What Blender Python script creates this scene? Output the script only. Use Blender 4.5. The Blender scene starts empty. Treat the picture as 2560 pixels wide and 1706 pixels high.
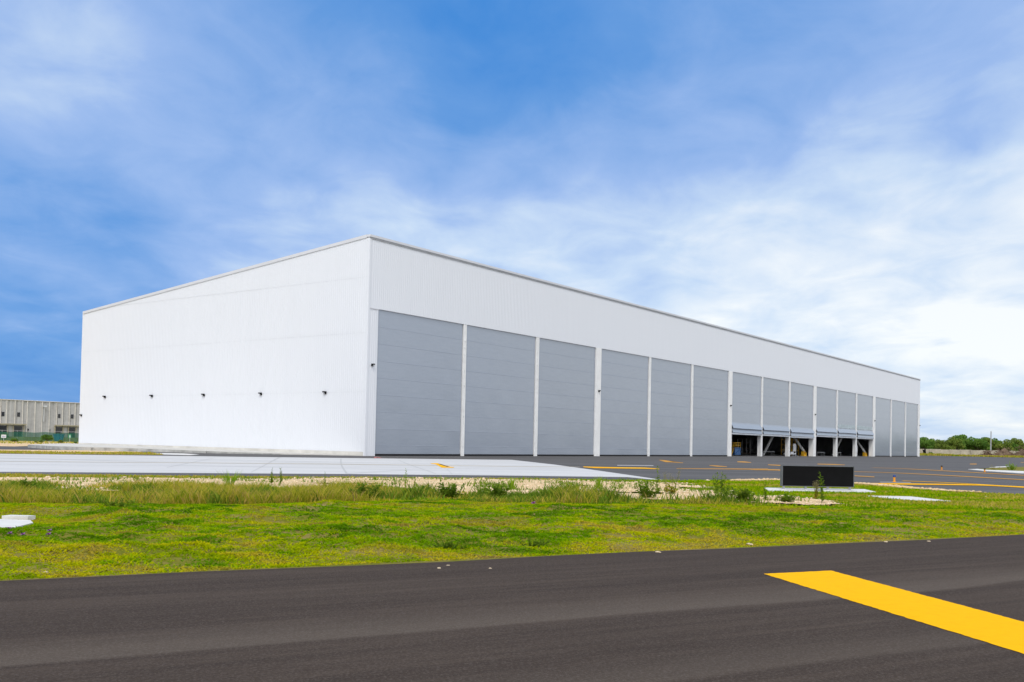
import bpy, bmesh, math, random
import numpy as np
from mathutils import Vector, Matrix, noise as mnoise

random.seed(7)
rng = np.random.default_rng(11)
SC = bpy.context.scene
COL = SC.collection
R = math.radians

# ------------------------------------------------------------------ helpers
def tag(o, label=None, cat=None, group=None, kind=None):
    if label: o['label'] = label
    if cat: o['category'] = cat
    if group: o['group'] = group
    if kind: o['kind'] = kind
    return o

def empty(name, loc=(0, 0, 0), rz=0.0):
    o = bpy.data.objects.new(name, None)
    o.empty_display_size = 0.3
    COL.objects.link(o)
    o.location = loc
    o.rotation_euler = (0, 0, rz)
    return o

def link_mesh(name, me, mat, parent=None):
    if mat is not None and len(me.materials) == 0:
        me.materials.append(mat)
    o = bpy.data.objects.new(name, me)
    COL.objects.link(o)
    if parent is not None:
        o.parent = parent
    return o

class MB:
    """collects shapes and links them as one mesh object"""
    def __init__(self):
        self.v = []; self.f = []
    def add(self, vs, fs):
        n = len(self.v)
        self.v += [tuple(p) for p in vs]
        self.f += [tuple(i + n for i in q) for q in fs]
        return self
    def box(self, x0, x1, y0, y1, z0, z1):
        vs = [(x, y, z) for z in (z0, z1) for y in (y0, y1) for x in (x0, x1)]
        return self.add(vs, [(0, 2, 3, 1), (4, 5, 7, 6), (0, 1, 5, 4), (2, 6, 7, 3), (0, 4, 6, 2), (1, 3, 7, 5)])
    def bar(self, p, q, w, h=None):
        h = h or w
        p = Vector(p); q = Vector(q); d = (q - p).normalized()
        s = d.cross(Vector((0, 0, 1)))
        if s.length < 1e-3: s = Vector((1, 0, 0))
        s.normalize(); u = s.cross(d).normalized()
        vs = []
        for c in (p, q):
            for a, b in ((-1, -1), (1, -1), (1, 1), (-1, 1)):
                vs.append(c + s * a * w / 2 + u * b * h / 2)
        return self.add(vs, [(0, 3, 2, 1), (4, 5, 6, 7), (0, 1, 5, 4), (1, 2, 6, 5), (2, 3, 7, 6), (3, 0, 4, 7)])
    def tube(self, pts, rad, n=8):
        pts = [Vector(p) for p in pts]
        rads = rad if isinstance(rad, (list, tuple)) else [rad] * len(pts)
        rings = []
        for i, p in enumerate(pts):
            d = (pts[min(i + 1, len(pts) - 1)] - pts[max(i - 1, 0)]).normalized()
            s = d.cross(Vector((0.13, 0.99, 0.05)))
            if s.length < 1e-3: s = d.cross(Vector((1, 0, 0)))
            s.normalize(); u = s.cross(d)
            rings.append([p + (s * math.cos(2 * math.pi * k / n) + u * math.sin(2 * math.pi * k / n)) * rads[i] for k in range(n)])
        vs = [v for r in rings for v in r]
        fs = []
        for i in range(len(rings) - 1):
            for k in range(n):
                a = i * n + k; b = i * n + (k + 1) % n
                fs.append((a, b, b + n, a + n))
        fs.append(tuple(range(n))[::-1]); fs.append(tuple(range((len(rings) - 1) * n, len(rings) * n)))
        return self.add(vs, fs)
    def prism(self, poly, z0, z1):
        n = len(poly)
        vs = [(x, y, z0) for x, y in poly] + [(x, y, z1) for x, y in poly]
        fs = [tuple(range(n))[::-1], tuple(range(n, 2 * n))]
        fs += [(i, (i + 1) % n, (i + 1) % n + n, i + n) for i in range(n)]
        return self.add(vs, fs)
    def lathe(self, prof, c=(0, 0, 0), n=14):
        vs = []; fs = []
        for r, z in prof:
            for k in range(n):
                a = 2 * math.pi * k / n
                vs.append((c[0] + r * math.cos(a), c[1] + r * math.sin(a), c[2] + z))
        for i in range(len(prof) - 1):
            for k in range(n):
                a = i * n + k; b = i * n + (k + 1) % n
                fs.append((a, b, b + n, a + n))
        fs.append(tuple(range(n))[::-1]); fs.append(tuple(range((len(prof) - 1) * n, len(prof) * n)))
        return self.add(vs, fs)
    def mesh(self, name, smooth=False, tri=False):
        me = bpy.data.meshes.new(name)
        me.from_pydata(self.v, [], self.f)
        if tri or True:
            bm = bmesh.new(); bm.from_mesh(me)
            big = [f for f in bm.faces if len(f.verts) > 4]
            if big: bmesh.ops.triangulate(bm, faces=big)
            bmesh.ops.recalc_face_normals(bm, faces=bm.faces)
            bm.to_mesh(me); bm.free()
        if smooth:
            me.polygons.foreach_set('use_smooth', [True] * len(me.polygons))
        return me
    def build(self, name, mat, parent=None, smooth=False):
        return link_mesh(name, self.mesh(name, smooth), mat, parent)

def np_mesh(name, verts, faces_n, loops, tint=None):
    """fast mesh: verts (n,3), faces all of faces_n corners, loops flat index array"""
    me = bpy.data.meshes.new(name)
    nf = len(loops) // faces_n
    me.vertices.add(len(verts)); me.vertices.foreach_set('co', np.ascontiguousarray(verts, dtype=np.float32).ravel())
    me.loops.add(len(loops)); me.loops.foreach_set('vertex_index', np.ascontiguousarray(loops, dtype=np.int32))
    me.polygons.add(nf)
    me.polygons.foreach_set('loop_start', np.arange(0, nf * faces_n, faces_n, dtype=np.int32))
    me.update(calc_edges=True)
    if tint is not None:
        at = me.attributes.new('tint', 'FLOAT', 'POINT')
        at.data.foreach_set('value', np.ascontiguousarray(tint, dtype=np.float32))
    return me

def in_poly(px, py, poly):
    inside = np.zeros(len(px), bool)
    n = len(poly)
    for i in range(n):
        x0, y0 = poly[i]; x1, y1 = poly[(i + 1) % n]
        c = ((y0 > py) != (y1 > py)) & (px < (x1 - x0) * (py - y0) / ((y1 - y0) if y1 != y0 else 1e-9) + x0)
        inside ^= c
    return inside

_lat = rng.random((64, 64))
def vnoise(x, y):
    xi = np.floor(x).astype(int); yi = np.floor(y).astype(int)
    fx = x - xi; fy = y - yi
    fx = fx * fx * (3 - 2 * fx); fy = fy * fy * (3 - 2 * fy)
    g = lambda a, b: _lat[a % 64, b % 64]
    return (g(xi, yi) * (1 - fx) + g(xi + 1, yi) * fx) * (1 - fy) + (g(xi, yi + 1) * (1 - fx) + g(xi + 1, yi + 1) * fx) * fy
def fbm(x, y, o=4):
    s = 0; a = .5; t = 0
    for i in range(o):
        s = s + a * vnoise(x * 2 ** i + 13.7 * i, y * 2 ** i + 5.1 * i); t += a; a *= .5
    return s / t

# ------------------------------------------------------------------ materials
class NT:
    def __init__(self, name):
        self.m = bpy.data.materials.new(name); self.m.use_nodes = True
        self.t = self.m.node_tree; self.b = self.t.nodes['Principled BSDF']
    def n(self, typ, **kw):
        nd = self.t.nodes.new(typ)
        for k, v in kw.items(): setattr(nd, k, v)
        return nd
    def l(self, a, b): self.t.links.new(a, b)
    def coord(self, kind='Object', scale=(1, 1, 1), rot=(0, 0, 0)):
        tc = self.n('ShaderNodeTexCoord'); mp = self.n('ShaderNodeMapping')
        mp.inputs['Scale'].default_value = scale; mp.inputs['Rotation'].default_value = rot
        self.l(tc.outputs[kind], mp.inputs['Vector']); return mp.outputs[0]
    def noise(self, vec, scale, detail=4, rough=.55, dist=0):
        nd = self.n('ShaderNodeTexNoise'); nd.inputs['Scale'].default_value = scale
        nd.inputs['Detail'].default_value = detail; nd.inputs['Roughness'].default_value = rough
        nd.inputs['Distortion'].default_value = dist
        self.l(vec, nd.inputs['Vector']); return nd.outputs['Fac']
    def ramp(self, fac, stops):
        r = self.n('ShaderNodeValToRGB'); e = r.color_ramp.elements
        while len(e) < len(stops): e.new(.5)
        for i, (p, c) in enumerate(stops):
            e[i].position = p
            e[i].color = (*c, 1) if len(c) == 3 else c
        self.l(fac, r.inputs['Fac']); return r.outputs['Color']
    def mix(self, fac, a, b, mode='MIX'):
        x = self.n('ShaderNodeMix', data_type='RGBA', blend_type=mode)
        for s, val in ((x.inputs[0], fac), (x.inputs[6], a), (x.inputs[7], b)):
            if isinstance(val, bpy.types.NodeSocket): self.l(val, s)
            elif isinstance(val, (int, float)): s.default_value = val
            else: s.default_value = (*val, 1)
        return x.outputs[2]
    def math(self, op, a, b=0.0, clamp=False):
        x = self.n('ShaderNodeMath', operation=op, use_clamp=clamp)
        for s, val in ((x.inputs[0], a), (x.inputs[1], b)):
            if isinstance(val, bpy.types.NodeSocket): self.l(val, s)
            else: s.default_value = val
        return x.outputs[0]
    def color(self, c):
        if isinstance(c, bpy.types.NodeSocket): self.l(c, self.b.inputs['Base Color'])
        else: self.b.inputs['Base Color'].default_value = (*c, 1)
    def bump(self, h, dist, strength=1.0):
        bp = self.n('ShaderNodeBump'); bp.inputs['Distance'].default_value = dist
        bp.inputs['Strength'].default_value = strength
        self.l(h, bp.inputs['Height']); self.l(bp.outputs[0], self.b.inputs['Normal'])
    def set(self, rough=.6, spec=.5, metal=0.0, ior=None):
        if isinstance(rough, bpy.types.NodeSocket): self.l(rough, self.b.inputs['Roughness'])
        else: self.b.inputs['Roughness'].default_value = rough
        self.b.inputs['Specular IOR Level'].default_value = spec
        self.b.inputs['Metallic'].default_value = metal
        if ior: self.b.inputs['IOR'].default_value = ior
        return self.m

def simple(name, c, rough=.6, spec=.4, vary=.12, scale=3.0, metal=0.0, bump=0.0):
    t = NT(name); v = t.coord()
    f = t.noise(v, scale, 5, .6)
    lo = tuple(x * (1 - vary) for x in c); hi = tuple(min(1, x * (1 + vary)) for x in c)
    t.color(t.ramp(f, [(.3, lo), (.7, hi)]))
    if bump: t.bump(t.noise(v, scale * 6, 4), bump)
    return t.set(rough, spec, metal)

M = {}
# white corrugated sheet
t = NT('white_sheet'); v = t.coord()
streak = t.noise(t.coord(scale=(1.2, 1.2, .05)), 1.0, 5, .65)
cloudy = t.noise(v, .15, 4)
f = t.math('ADD', t.math('MULTIPLY', streak, .6), t.math('MULTIPLY', cloudy, .4))
t.color(t.ramp(f, [(.25, (.700, .722, .762)), (.75, (.728, .748, .785))]))
M['white'] = t.set(.42, .4)
M['trim'] = simple('white_trim', (.62, .63, .66), .45, .4, .04, .6)
M['post'] = simple('white_post', (.80, .80, .79), .5, .4, .06, .8)
M['liner'] = simple('grey_liner', (.16, .165, .17), .7, .2, .15, .4)
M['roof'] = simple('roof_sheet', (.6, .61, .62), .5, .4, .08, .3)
M['gap'] = simple('dark_gap', (.02, .02, .022), .8, .2)
# door fabric
t = NT('door_fabric'); v = t.coord()
wv = t.noise(t.coord(scale=(1, 1, 6)), .6, 4, .6)
fi = t.noise(v, 9, 3)
f = t.math('ADD', t.math('MULTIPLY', wv, .65), t.math('MULTIPLY', fi, .35))
t.color(t.ramp(f, [(.3, (.225, .262, .32)), (.7, (.262, .30, .357))]))
t.bump(t.noise(t.coord(scale=(.4, 1, .8)), .6, 2), .02, .4)
oi = t.n('ShaderNodeObjectInfo')
lk = t.b.inputs['Base Color'].links[0].from_socket
t.color(t.mix(t.math('MULTIPLY', oi.outputs['Random'], .16), lk, (.30, .35, .44)))
M['fabric'] = t.set(.22, .5, ior=2.25)
M['fabric_pale'] = simple('faded_fabric', (.52, .55, .60), .45, .4, .1, 1.0)
M['fabric_patch'] = simple('torn_fabric', (.36, .43, .46), .3, .6, .25, 1.4)
M['black'] = simple('black_metal', (.006, .006, .0065), .6, .06)
M['lens'] = simple('lamp_lens', (.6, .62, .66), .2, .6)
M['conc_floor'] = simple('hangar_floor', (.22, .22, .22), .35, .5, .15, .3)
M['yellow'] = simple('yellow_paint', (.72, .40, .012), .5, .4, .1, 2)
M['orange'] = simple('orange_yellow_paint', (.75, .30, .01), .5, .4, .1, 2)
M['blue'] = simple('blue_paint', (.03, .11, .28), .5, .4, .15, 2)
M['white_paint'] = simple('white_paint', (.62, .63, .64), .5, .4, .08, 3)
M['steel'] = simple('galvanised_steel', (.42, .43, .44), .4, .5, .12, 3, metal=.3)
M['rust'] = simple('dull_brown', (.13, .08, .055), .8, .2, .3, 2)

# asphalt of the near taxiway: paver lanes and fine aggregate
ROADANG = math.atan2(9.02, 16.45)
t = NT('taxiway_asphalt')
tc = t.n('ShaderNodeTexCoord')
mp = t.n('ShaderNodeMapping'); mp.vector_type = 'POINT'; mp.inputs['Rotation'].default_value = (0, 0, -ROADANG)
t.l(tc.outputs['Object'], mp.inputs['Vector'])
sx = t.n('ShaderNodeMapping'); sx.inputs['Scale'].default_value = (.045, .9, 1); t.l(mp.outputs[0], sx.inputs['Vector'])
lanes = t.noise(sx.outputs[0], 1.0, 4, .6, .3)
s2 = t.n('ShaderNodeMapping'); s2.inputs['Scale'].default_value = (.5, 9, 1); t.l(mp.outputs[0], s2.inputs['Vector'])
strk = t.noise(s2.outputs[0], 1.0, 5, .7)
sep = t.n('ShaderNodeSeparateXYZ'); t.l(mp.outputs[0], sep.inputs[0])
off = t.math('ADD', sep.outputs['Y'], t.math('MULTIPLY', t.math('SUBTRACT', t.noise(mp.outputs[0], .11, 2), .5), 1.0))
# worn lane edges: a pale lane seam 4.3 m in from the grass and a fainter one further on
def seam(c, soft_near, soft_far):
    a = t.n('ShaderNodeMapRange'); a.interpolation_type = 'SMOOTHSTEP'
    a.inputs['From Min'].default_value = c - soft_near; a.inputs['From Max'].default_value = c
    t.l(off, a.inputs['Value'])
    b = t.n('ShaderNodeMapRange'); b.interpolation_type = 'SMOOTHSTEP'
    b.inputs['From Min'].default_value = c; b.inputs['From Max'].default_value = c + soft_far
    b.inputs['To Min'].default_value = 1; b.inputs['To Max'].default_value = 0
    t.l(off, b.inputs['Value'])
    return t.math('MULTIPLY', a.outputs[0], b.outputs[0])
sm = t.math('MAXIMUM', seam(8.0, .12, 1.1), t.math('MULTIPLY', seam(5.6, .15, .9), .6))
s3 = t.n('ShaderNodeMapping'); s3.inputs['Scale'].default_value = (.16, 3.2, 1); t.l(mp.outputs[0], s3.inputs['Vector'])
strk2 = t.noise(s3.outputs[0], 1.0, 5, .65)
base = t.math('ADD', t.math('MULTIPLY', lanes, .35), t.math('ADD', t.math('MULTIPLY', strk, .30), t.math('MULTIPLY', strk2, .35)))
c0 = t.ramp(base, [(.32, (.035, .0255, .0200)), (.5, (.057, .0420, .0325)), (.68, (.087, .0655, .0500))])
c1 = t.mix(t.math('MULTIPLY', sm, .62), c0, (.122, .098, .077))
grain = t.noise(tc.outputs['Object'], 42, 4, .85)
gr2 = t.n('ShaderNodeTexVoronoi'); gr2.inputs['Scale'].default_value = 95; t.l(tc.outputs['Object'], gr2.inputs['Vector'])
c2 = t.mix(t.math('MULTIPLY', t.math('SUBTRACT', grain, .5), 1.5, True), c1, (.24, .21, .185))
c3 = t.mix(t.math('MULTIPLY', t.math('SUBTRACT', .5, grain), 1.5, True), c2, (.012, .011, .011))
t.color(c3)
t.bump(t.math('ADD', grain, gr2.outputs['Distance']), .006, .8)
M['taxiway'] = t.set(.9, .08)

t = NT('apron_asphalt'); v = t.coord(rot=(0, 0, -ROADANG))
f1 = t.noise(t.coord(rot=(0, 0, -ROADANG), scale=(.03, .35, 1)), 1.0, 5, .62, .4)
f2 = t.noise(v, 8, 4, .7)
f = t.math('ADD', t.math('MULTIPLY', f1, .7), t.math('MULTIPLY', f2, .3))
t.color(t.ramp(f, [(.3, (.066, .063, .062)), (.5, (.100, .096, .093)), (.7, (.145, .139, .134))]))
t.bump(f2, .005, .5)
M['asphalt'] = t.set(.85, .12)

t = NT('pale_concrete'); v = t.coord()
f1 = t.noise(t.coord(rot=(0, 0, -ROADANG), scale=(.02, .3, 1)), 1.0, 6, .6, .2)
f2 = t.noise(v, 5, 5, .65)
f = t.math('ADD', t.math('MULTIPLY', f1, .7), t.math('MULTIPLY', f2, .3))
t.color(t.ramp(f, [(.28, (.44, .437, .43)), (.5, (.53, .525, .515)), (.72, (.59, .58, .565))]))
lk = t.b.inputs['Base Color'].links[0].from_socket
st1 = t.noise(t.coord(rot=(0, 0, -ROADANG), scale=(.05, .22, 1)), 1.0, 5, .6, .5)
mk = t.n('ShaderNodeMapRange'); mk.inputs['From Min'].default_value = .54; mk.inputs['From Max'].default_value = .72; mk.inputs['To Max'].default_value = .5
t.l(st1, mk.inputs['Value']); t.color(t.mix(mk.outputs[0], lk, (.34, .335, .325)))
M['concrete'] = t.set(.85, .12)
M['walk'] = simple('sidewalk_concrete', (.52, .505, .465), .8, .2, .1, .8)
M['kerb'] = simple('weathered_kerb', (.40, .40, .38), .85, .2, .35, 1.2, bump=.01)
M['slab'] = simple('bleached_slab', (.62, .61, .58), .8, .2, .1, 2.5, bump=.008)
M['joint'] = simple('joint_sealant', (.43, .43, .42), .8, .1)
M['tire_line'] = simple('faded_line', (.48, .42, .30), .8, .2)

def marking(name, c, wear):
    t = NT(name); v = t.coord()
    f = t.noise(v, 6, 6, .7)
    f2 = t.noise(v, 42, 4, .85)
    w = t.math('MULTIPLY', t.math('SUBTRACT', t.math('ADD', t.math('MULTIPLY', f, .55), t.math('MULTIPLY', f2, .45)), .47), wear * 1.6, True)
    t.color(t.mix(w, c, tuple(x * .6 for x in c)))
    t.bump(f2, .004, .4)
    return t.set(.8, .04)
M['mark'] = marking('yellow_marking', (.84, .43, .002), .9)
M['mark_orange'] = marking('worn_orange_marking', (.52, .27, .06), 1.6)
M['mark_white'] = marking('worn_white_marking', (.42, .41, .40), 3.0)
M['mark_red'] = marking('faded_red_marking', (.42, .16, .15), 2.0)
M['mark_black'] = simple('black_marking', (.03, .028, .026), .7, .3)

# soil + turf ground
t = NT('turf_soil'); v = t.coord()
f1 = t.noise(v, .35, 5, .6); f2 = t.noise(v, 6, 5, .7)
f = t.math('ADD', t.math('MULTIPLY', f1, .5), t.math('MULTIPLY', f2, .5))
t.color(t.ramp(f, [(.3, (.09, .11, .006)), (.46, (.15, .15, .012)), (.58, (.22, .17, .05)), (.72, (.32, .24, .12))]))
t.bump(f2, .05, .6)
M['soil'] = t.set(.95, .1)

t = NT('crushed_limestone'); v = t.coord()
f1 = t.noise(v, .8, 4, .6); vo = t.n('ShaderNodeTexVoronoi'); vo.inputs['Scale'].default_value = 11; t.l(v, vo.inputs['Vector'])
f2 = t.noise(v, 14, 5, .7)
f = t.math('ADD', t.math('MULTIPLY', f1, .45), t.math('MULTIPLY', f2, .55))
t.color(t.ramp(f, [(.3, (.44, .28, .13)), (.45, (.65, .46, .25)), (.6, (.75, .58, .36)), (.75, (.80, .67, .47))]))
t.bump(t.math('ADD', vo.outputs['Distance'], f2), .05, .9)
M['gravel'] = t.set(.95, .1)

t = NT('dry_verge'); v = t.coord()
f = t.noise(v, 1.2, 6, .7)
t.color(t.ramp(f, [(.3, (.16, .14, .03)), (.5, (.26, .20, .07)), (.7, (.36, .28, .16))]))
M['dry'] = t.set(.95, .1)

def leaf_mat(name, stops, patch=.5, dry=None, trans=.48):
    """foliage: hue from the leaf's own tint plus a patchy species/dryness noise"""
    t = NT(name)
    at = t.n('ShaderNodeAttribute'); at.attribute_name = 'tint'
    geo = t.n('ShaderNodeNewGeometry')
    n1 = t.noise(geo.outputs['Position'], patch, 4, .6)
    f = t.math('ADD', t.math('MULTIPLY', at.outputs['Fac'], .45), t.math('MULTIPLY', n1, .55))
    c = t.ramp(f, stops)
    t.color(c)
    t.set(.8, .03)
    tr = t.n('ShaderNodeBsdfTranslucent'); t.l(c, tr.inputs['Color'])
    mx = t.n('ShaderNodeMixShader'); mx.inputs[0].default_value = trans
    out = [n for n in t.t.nodes if n.type == 'OUTPUT_MATERIAL'][0]
    t.l(t.b.outputs[0], mx.inputs[1]); t.l(tr.outputs[0], mx.inputs[2]); t.l(mx.outputs[0], out.inputs['Surface'])
    return t.m
M['turf'] = leaf_mat('turf_blades', [(.20, (.070, .165, .002)), (.38, (.155, .315, .001)), (.53, (.27, .42, .001)), (.66, (.42, .48, .002)), (.75, (.40, .35, .02)), (.86, (.30, .21, .06))], 1.1)
M['turf_edge'] = leaf_mat('verge_blades', [(.22, (.20, .31, .001)), (.42, (.37, .45, .001)), (.58, (.52, .50, .002)), (.72, (.52, .42, .03)), (.85, (.36, .25, .08))], 1.1)
M['weed_dry'] = leaf_mat('tall_weed_blades', [(.25, (.15, .24, .012)), (.40, (.33, .36, .015)), (.54, (.52, .44, .05)), (.66, (.58, .40, .12)), (.8, (.38, .23, .10))], 1.7)
M['weed_green'] = leaf_mat('green_weed_leaves', [(.25, (.075, .15, .015)), (.5, (.16, .26, .02)), (.75, (.30, .36, .04))], 2.0)
M['weed_bright'] = leaf_mat('bright_weed_leaves', [(.25, (.14, .27, .02)), (.5, (.24, .40, .02)), (.75, (.40, .48, .04))], 2.0)
M['seed'] = leaf_mat('seed_heads', [(.25, (.26, .24, .10)), (.75, (.42, .36, .18))], 2.0)
M['petal'] = simple('purple_petals', (.26, .07, .30), .6, .2, .25, 20)
M['leafA'] = leaf_mat('tree_leaves_green', [(.2, (0.057, 0.138, 0.027)), (.5, (0.127, 0.241, 0.041)), (.8, (0.265, 0.380, 0.068))], .25, trans=.25)
M['leafB'] = leaf_mat('tree_leaves_olive', [(.2, (0.081, 0.149, 0.027)), (.5, (0.196, 0.265, 0.047)), (.8, (0.356, 0.391, 0.081))], .25, trans=.25)
M['bark'] = simple('bark', (.12, .095, .07), .9, .1, .3, 3)
M['stone'] = simple('pale_stone', (.70, .565, .385), .9, .1, .2, 6, bump=.01)
M['bound'] = simple('boundary_concrete', (.40, .36, .29), .9, .1, .25, .5)
M['wh_conc'] = None
t = NT('warehouse_concrete'); v = t.coord()
f = t.math('ADD', t.math('MULTIPLY', t.noise(t.coord(scale=(1, 1, .06)), .9, 5, .65), .6), t.math('MULTIPLY', t.noise(v, .8, 5, .65), .4))
t.color(t.ramp(f, [(.3, (.33, .32, .315)), (.5, (.45, .44, .43)), (.7, (.56, .545, .53))]))
M['wh_conc'] = t.set(.9, .15)
M['wh_rib'] = simple('warehouse_rib', (.68, .64, .585), .9, .15, .15, .6)
M['wh_trim'] = simple('canopy_cream', (.40, .36, .26), .8, .2, .1, .6)
M['glass_dark'] = simple('dark_glass', (.012, .014, .02), .12, .6)
t = NT('green_netting')
t.color(t.ramp(t.noise(t.coord(scale=(1, 1, .3)), 1.4, 5, .6), [(.3, (.012, .085, .06)), (.7, (.03, .15, .10))]))
t.set(.8, .1)
tp = t.n('ShaderNodeBsdfTransparent'); mx = t.n('ShaderNodeMixShader'); mx.inputs[0].default_value = .30
t.l(t.b.outputs[0], mx.inputs[1]); t.l(tp.outputs[0], mx.inputs[2])
t.l(mx.outputs[0], [n for n in t.t.nodes if n.type == 'OUTPUT_MATERIAL'][0].inputs['Surface'])
M['net'] = t.m
M['skip_blue'] = simple('skip_blue', (.015, .16, .36), .5, .4, .15, 1)
M['sign_white'] = simple('sign_white', (.7, .71, .72), .5, .4, .03)
M['sign_blue'] = simple('sign_blue', (.06, .10, .30), .5, .4, .03)
M['sign_green'] = simple('sign_green', (.02, .25, .12), .5, .4, .03)

# ------------------------------------------------------------------ sheets
def sheet(name, poly, z, mat, kind='structure', label=None, cat=None, group=None):
    me = bpy.data.meshes.new(name)
    bm = bmesh.new()
    vs = [bm.verts.new((x, y, z)) for x, y in poly]
    f = bm.faces.new(vs)
    bmesh.ops.triangulate(bm, faces=[f])
    for f in bm.faces:
        if f.normal.z < 0: f.normal_flip()
    bm.to_mesh(me); bm.free()
    o = link_mesh(name, me, mat)
    return tag(o, label, cat, group, kind)

sheet('ground', [(-3000, -1200), (3000, -1200), (3000, 4000), (-3000, 4000)], 0.0, M['soil'])

rd = np.array([.8768, .4808]); rn = np.array([-.4808, .8768])
def rp(s, o): return tuple((rd * s + rn * o).tolist())
edge = [rp(s, 12.44 + .10 * math.sin(s * .9) * math.sin(s * .23) - .0 * s) for s in np.linspace(-90, 110, 120)]
sheet('taxiway', [rp(-90, -34), rp(110, -34)] + edge[::-1], 0.006, M['taxiway'])

sheet('apron', [(-110, 8), (-20.3, 38.3), (-10.85, 41.2), (0.06, 44.9), (7.47, 46.6), (10.6, 48.9), (13.6, 51.2), (16.6, 50.2), (17.9, 45.5), (18.5, 40.9), (20.75, 39.1), (26, 39.4), (45, 50.5), (90, 79), (330, 205), (330, 352), (95, 352), (-20, 215), (-64, 132), (-56, 118), (-62, 112), (-110, 90)], 0.004, M['asphalt'])

sheet('concrete_apron', [(-108, 12.5), (-21.55, 40.85), (-11.83, 44.94), (-8.03, 46.55), (0.06, 49.2), (6.1, 50.5), (7.38, 46.7), (7.5, 46.9), (7.05, 50.8), (5.64, 61.5), (3.52, 76.03), (0.08, 93.4), (-11.12, 87.14), (-21.7, 81.8), (-32.1, 77.45), (-39.14, 74.1), (-108, 43)], 0.008, M['concrete'])

# left verge: road end, pale gravel, dry grass
sheet('left_road', [(-120, 86), (-57.15, 106.5), (-53, 107.5), (-47.0, 98.9), (-46.1, 96.5), (-48.95, 92.64), (-120, 64)], 0.010, M['asphalt'])
sheet('gravel_verge', [(-120, 62), (-48, 91.4), (-43.5, 96.2), (-36.5, 96.2), (-36.2, 91), (-40.1, 85), (-45, 84.6), (-120, 53)], 0.012, M['gravel'])
sheet('dry_verge', [(-120, 52.8), (-45, 84.4), (-40, 84.8), (-36.0, 90.8), (-33.5, 90.6), (-29.5, 82.3), (-35.6, 77.0), (-39.3, 75.0), (-120, 40)], 0.014, M['dry'])
sheet('pale_patch', [(-33.6, 90.4), (-30.8, 90.9), (-28.3, 87.8), (-27.7, 83.4), (-30.1, 84.0)], 0.016, M['slab'])
sheet('gravel_verge', [(-60.5, 123), (-57, 130), (-70, 185), (-140, 185), (-140, 95), (-58, 113)], 0.011, M['gravel'])

# raised pavement beside the hangar's white side wall, its weathered kerb face to the left
def raised(name, poly, ztop, mat):
    n = len(poly)
    vs = [(x, y, -.05) for x, y in poly] + [(x, y, z) for (x, y), z in zip(poly, ztop)]
    mb = MB(); mb.add(vs, [tuple(range(n, 2 * n))] + [(i, (i + 1) % n, (i + 1) % n + n, i + n) for i in range(n)])
    o = mb.build(name, mat); return tag(o, kind='structure')
pav = [(-15.0, 98.1), (-23.2, 96.6), (-30, 95.5), (-36.5, 97.0), (-41.5, 96.0), (-46.5, 98.4), (-53.5, 107.5), (-58.5, 122), (-61, 133), (-57.2, 129.3)]
pz = [.05, .12, .22, .32, .36, .36, .34, .3, .3, .3]
raised('sidewalk', pav, pz, M['walk'])
kb = MB()
for i in range(1, 7):
    p, q = Vector((*pav[i], 0)), Vector((*pav[i + 1], 0))
    d = (q - p).normalized(); nrm = Vector((d.y, -d.x, 0))
    if nrm.y > 0 and i < 5: nrm = -nrm
    c = (p + q) / 2
    if i >= 5 and nrm.x > 0: nrm = -nrm
    o0 = nrm * .02; o1 = nrm * .22
    z0, z1 = pz[i] - .03, pz[i + 1] - .03
    kb.add([p + o0, q + o0, q + o1, p + o1, p + o0 + Vector((0, 0, z0)), q + o0 + Vector((0, 0, z1)), q + o1 + Vector((0, 0, z1)), p + o1 + Vector((0, 0, z0))],
           [(4, 5, 6, 7), (3, 2, 6, 7), (0, 1, 5, 4), (0, 3, 7, 4), (1, 2, 6, 5)])
tag(kb.build('kerb', M['kerb']), kind='structure')

# painted markings and joints on the apron
D = {
'mark_far': [[61.36, 129.38], [62.95, 130.82], [66.88, 138.97], [65.14, 137.35]],
'mark_right': [[88.75, 168.49], [89.94, 169.66], [93.49, 176.37], [92.24, 175.11]],
'l_mid1': [[5.21, 69.76], [5.9, 67.66], [7.81, 68.27], [9.45, 68.94], [10.49, 68.31], [10.77, 70.19], [9.89, 72.2], [8.17, 71.46], [6.23, 71.47], [5.36, 71.73]],
'l_mid2': [[16.71, 108.94], [15.6, 97.76], [16.31, 97.36], [16.75, 94.21], [17.17, 96.6], [16.96, 101.24], [17.64, 110.52], [17.2, 112.14]],
'l_mid3': [[25.07, 107.2], [25.56, 105.96], [26.13, 105.36], [26.88, 108.36], [27.47, 113.87], [26.56, 113.59]],
'l_mid4': [[17.25, 84.16], [17.29, 81.21], [18.01, 80.69], [18.4, 82.44], [18.26, 85.77], [17.64, 86.07]],
'l_mid5': [[24.72, 93.09], [25.28, 90.56], [26.54, 95.08], [25.66, 96.63]],
'l_mid6': [[19.24, 72.44], [19.98, 71.57], [20.97, 75.1], [20.0, 75.3]],
'l_mid7': [[32.79, 103.58], [34.11, 102.26], [35.28, 102.29], [36.25, 105.11], [36.04, 108.06], [34.18, 107.98]],
'l_mid8': [[21.6, 60.81], [22.28, 59.31], [22.81, 60.72], [22.13, 62.3]],
'l_mid9': [[12.08, 70.62], [19.62, 73.86], [20.41, 76.84], [12.31, 71.95]],
}
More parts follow.
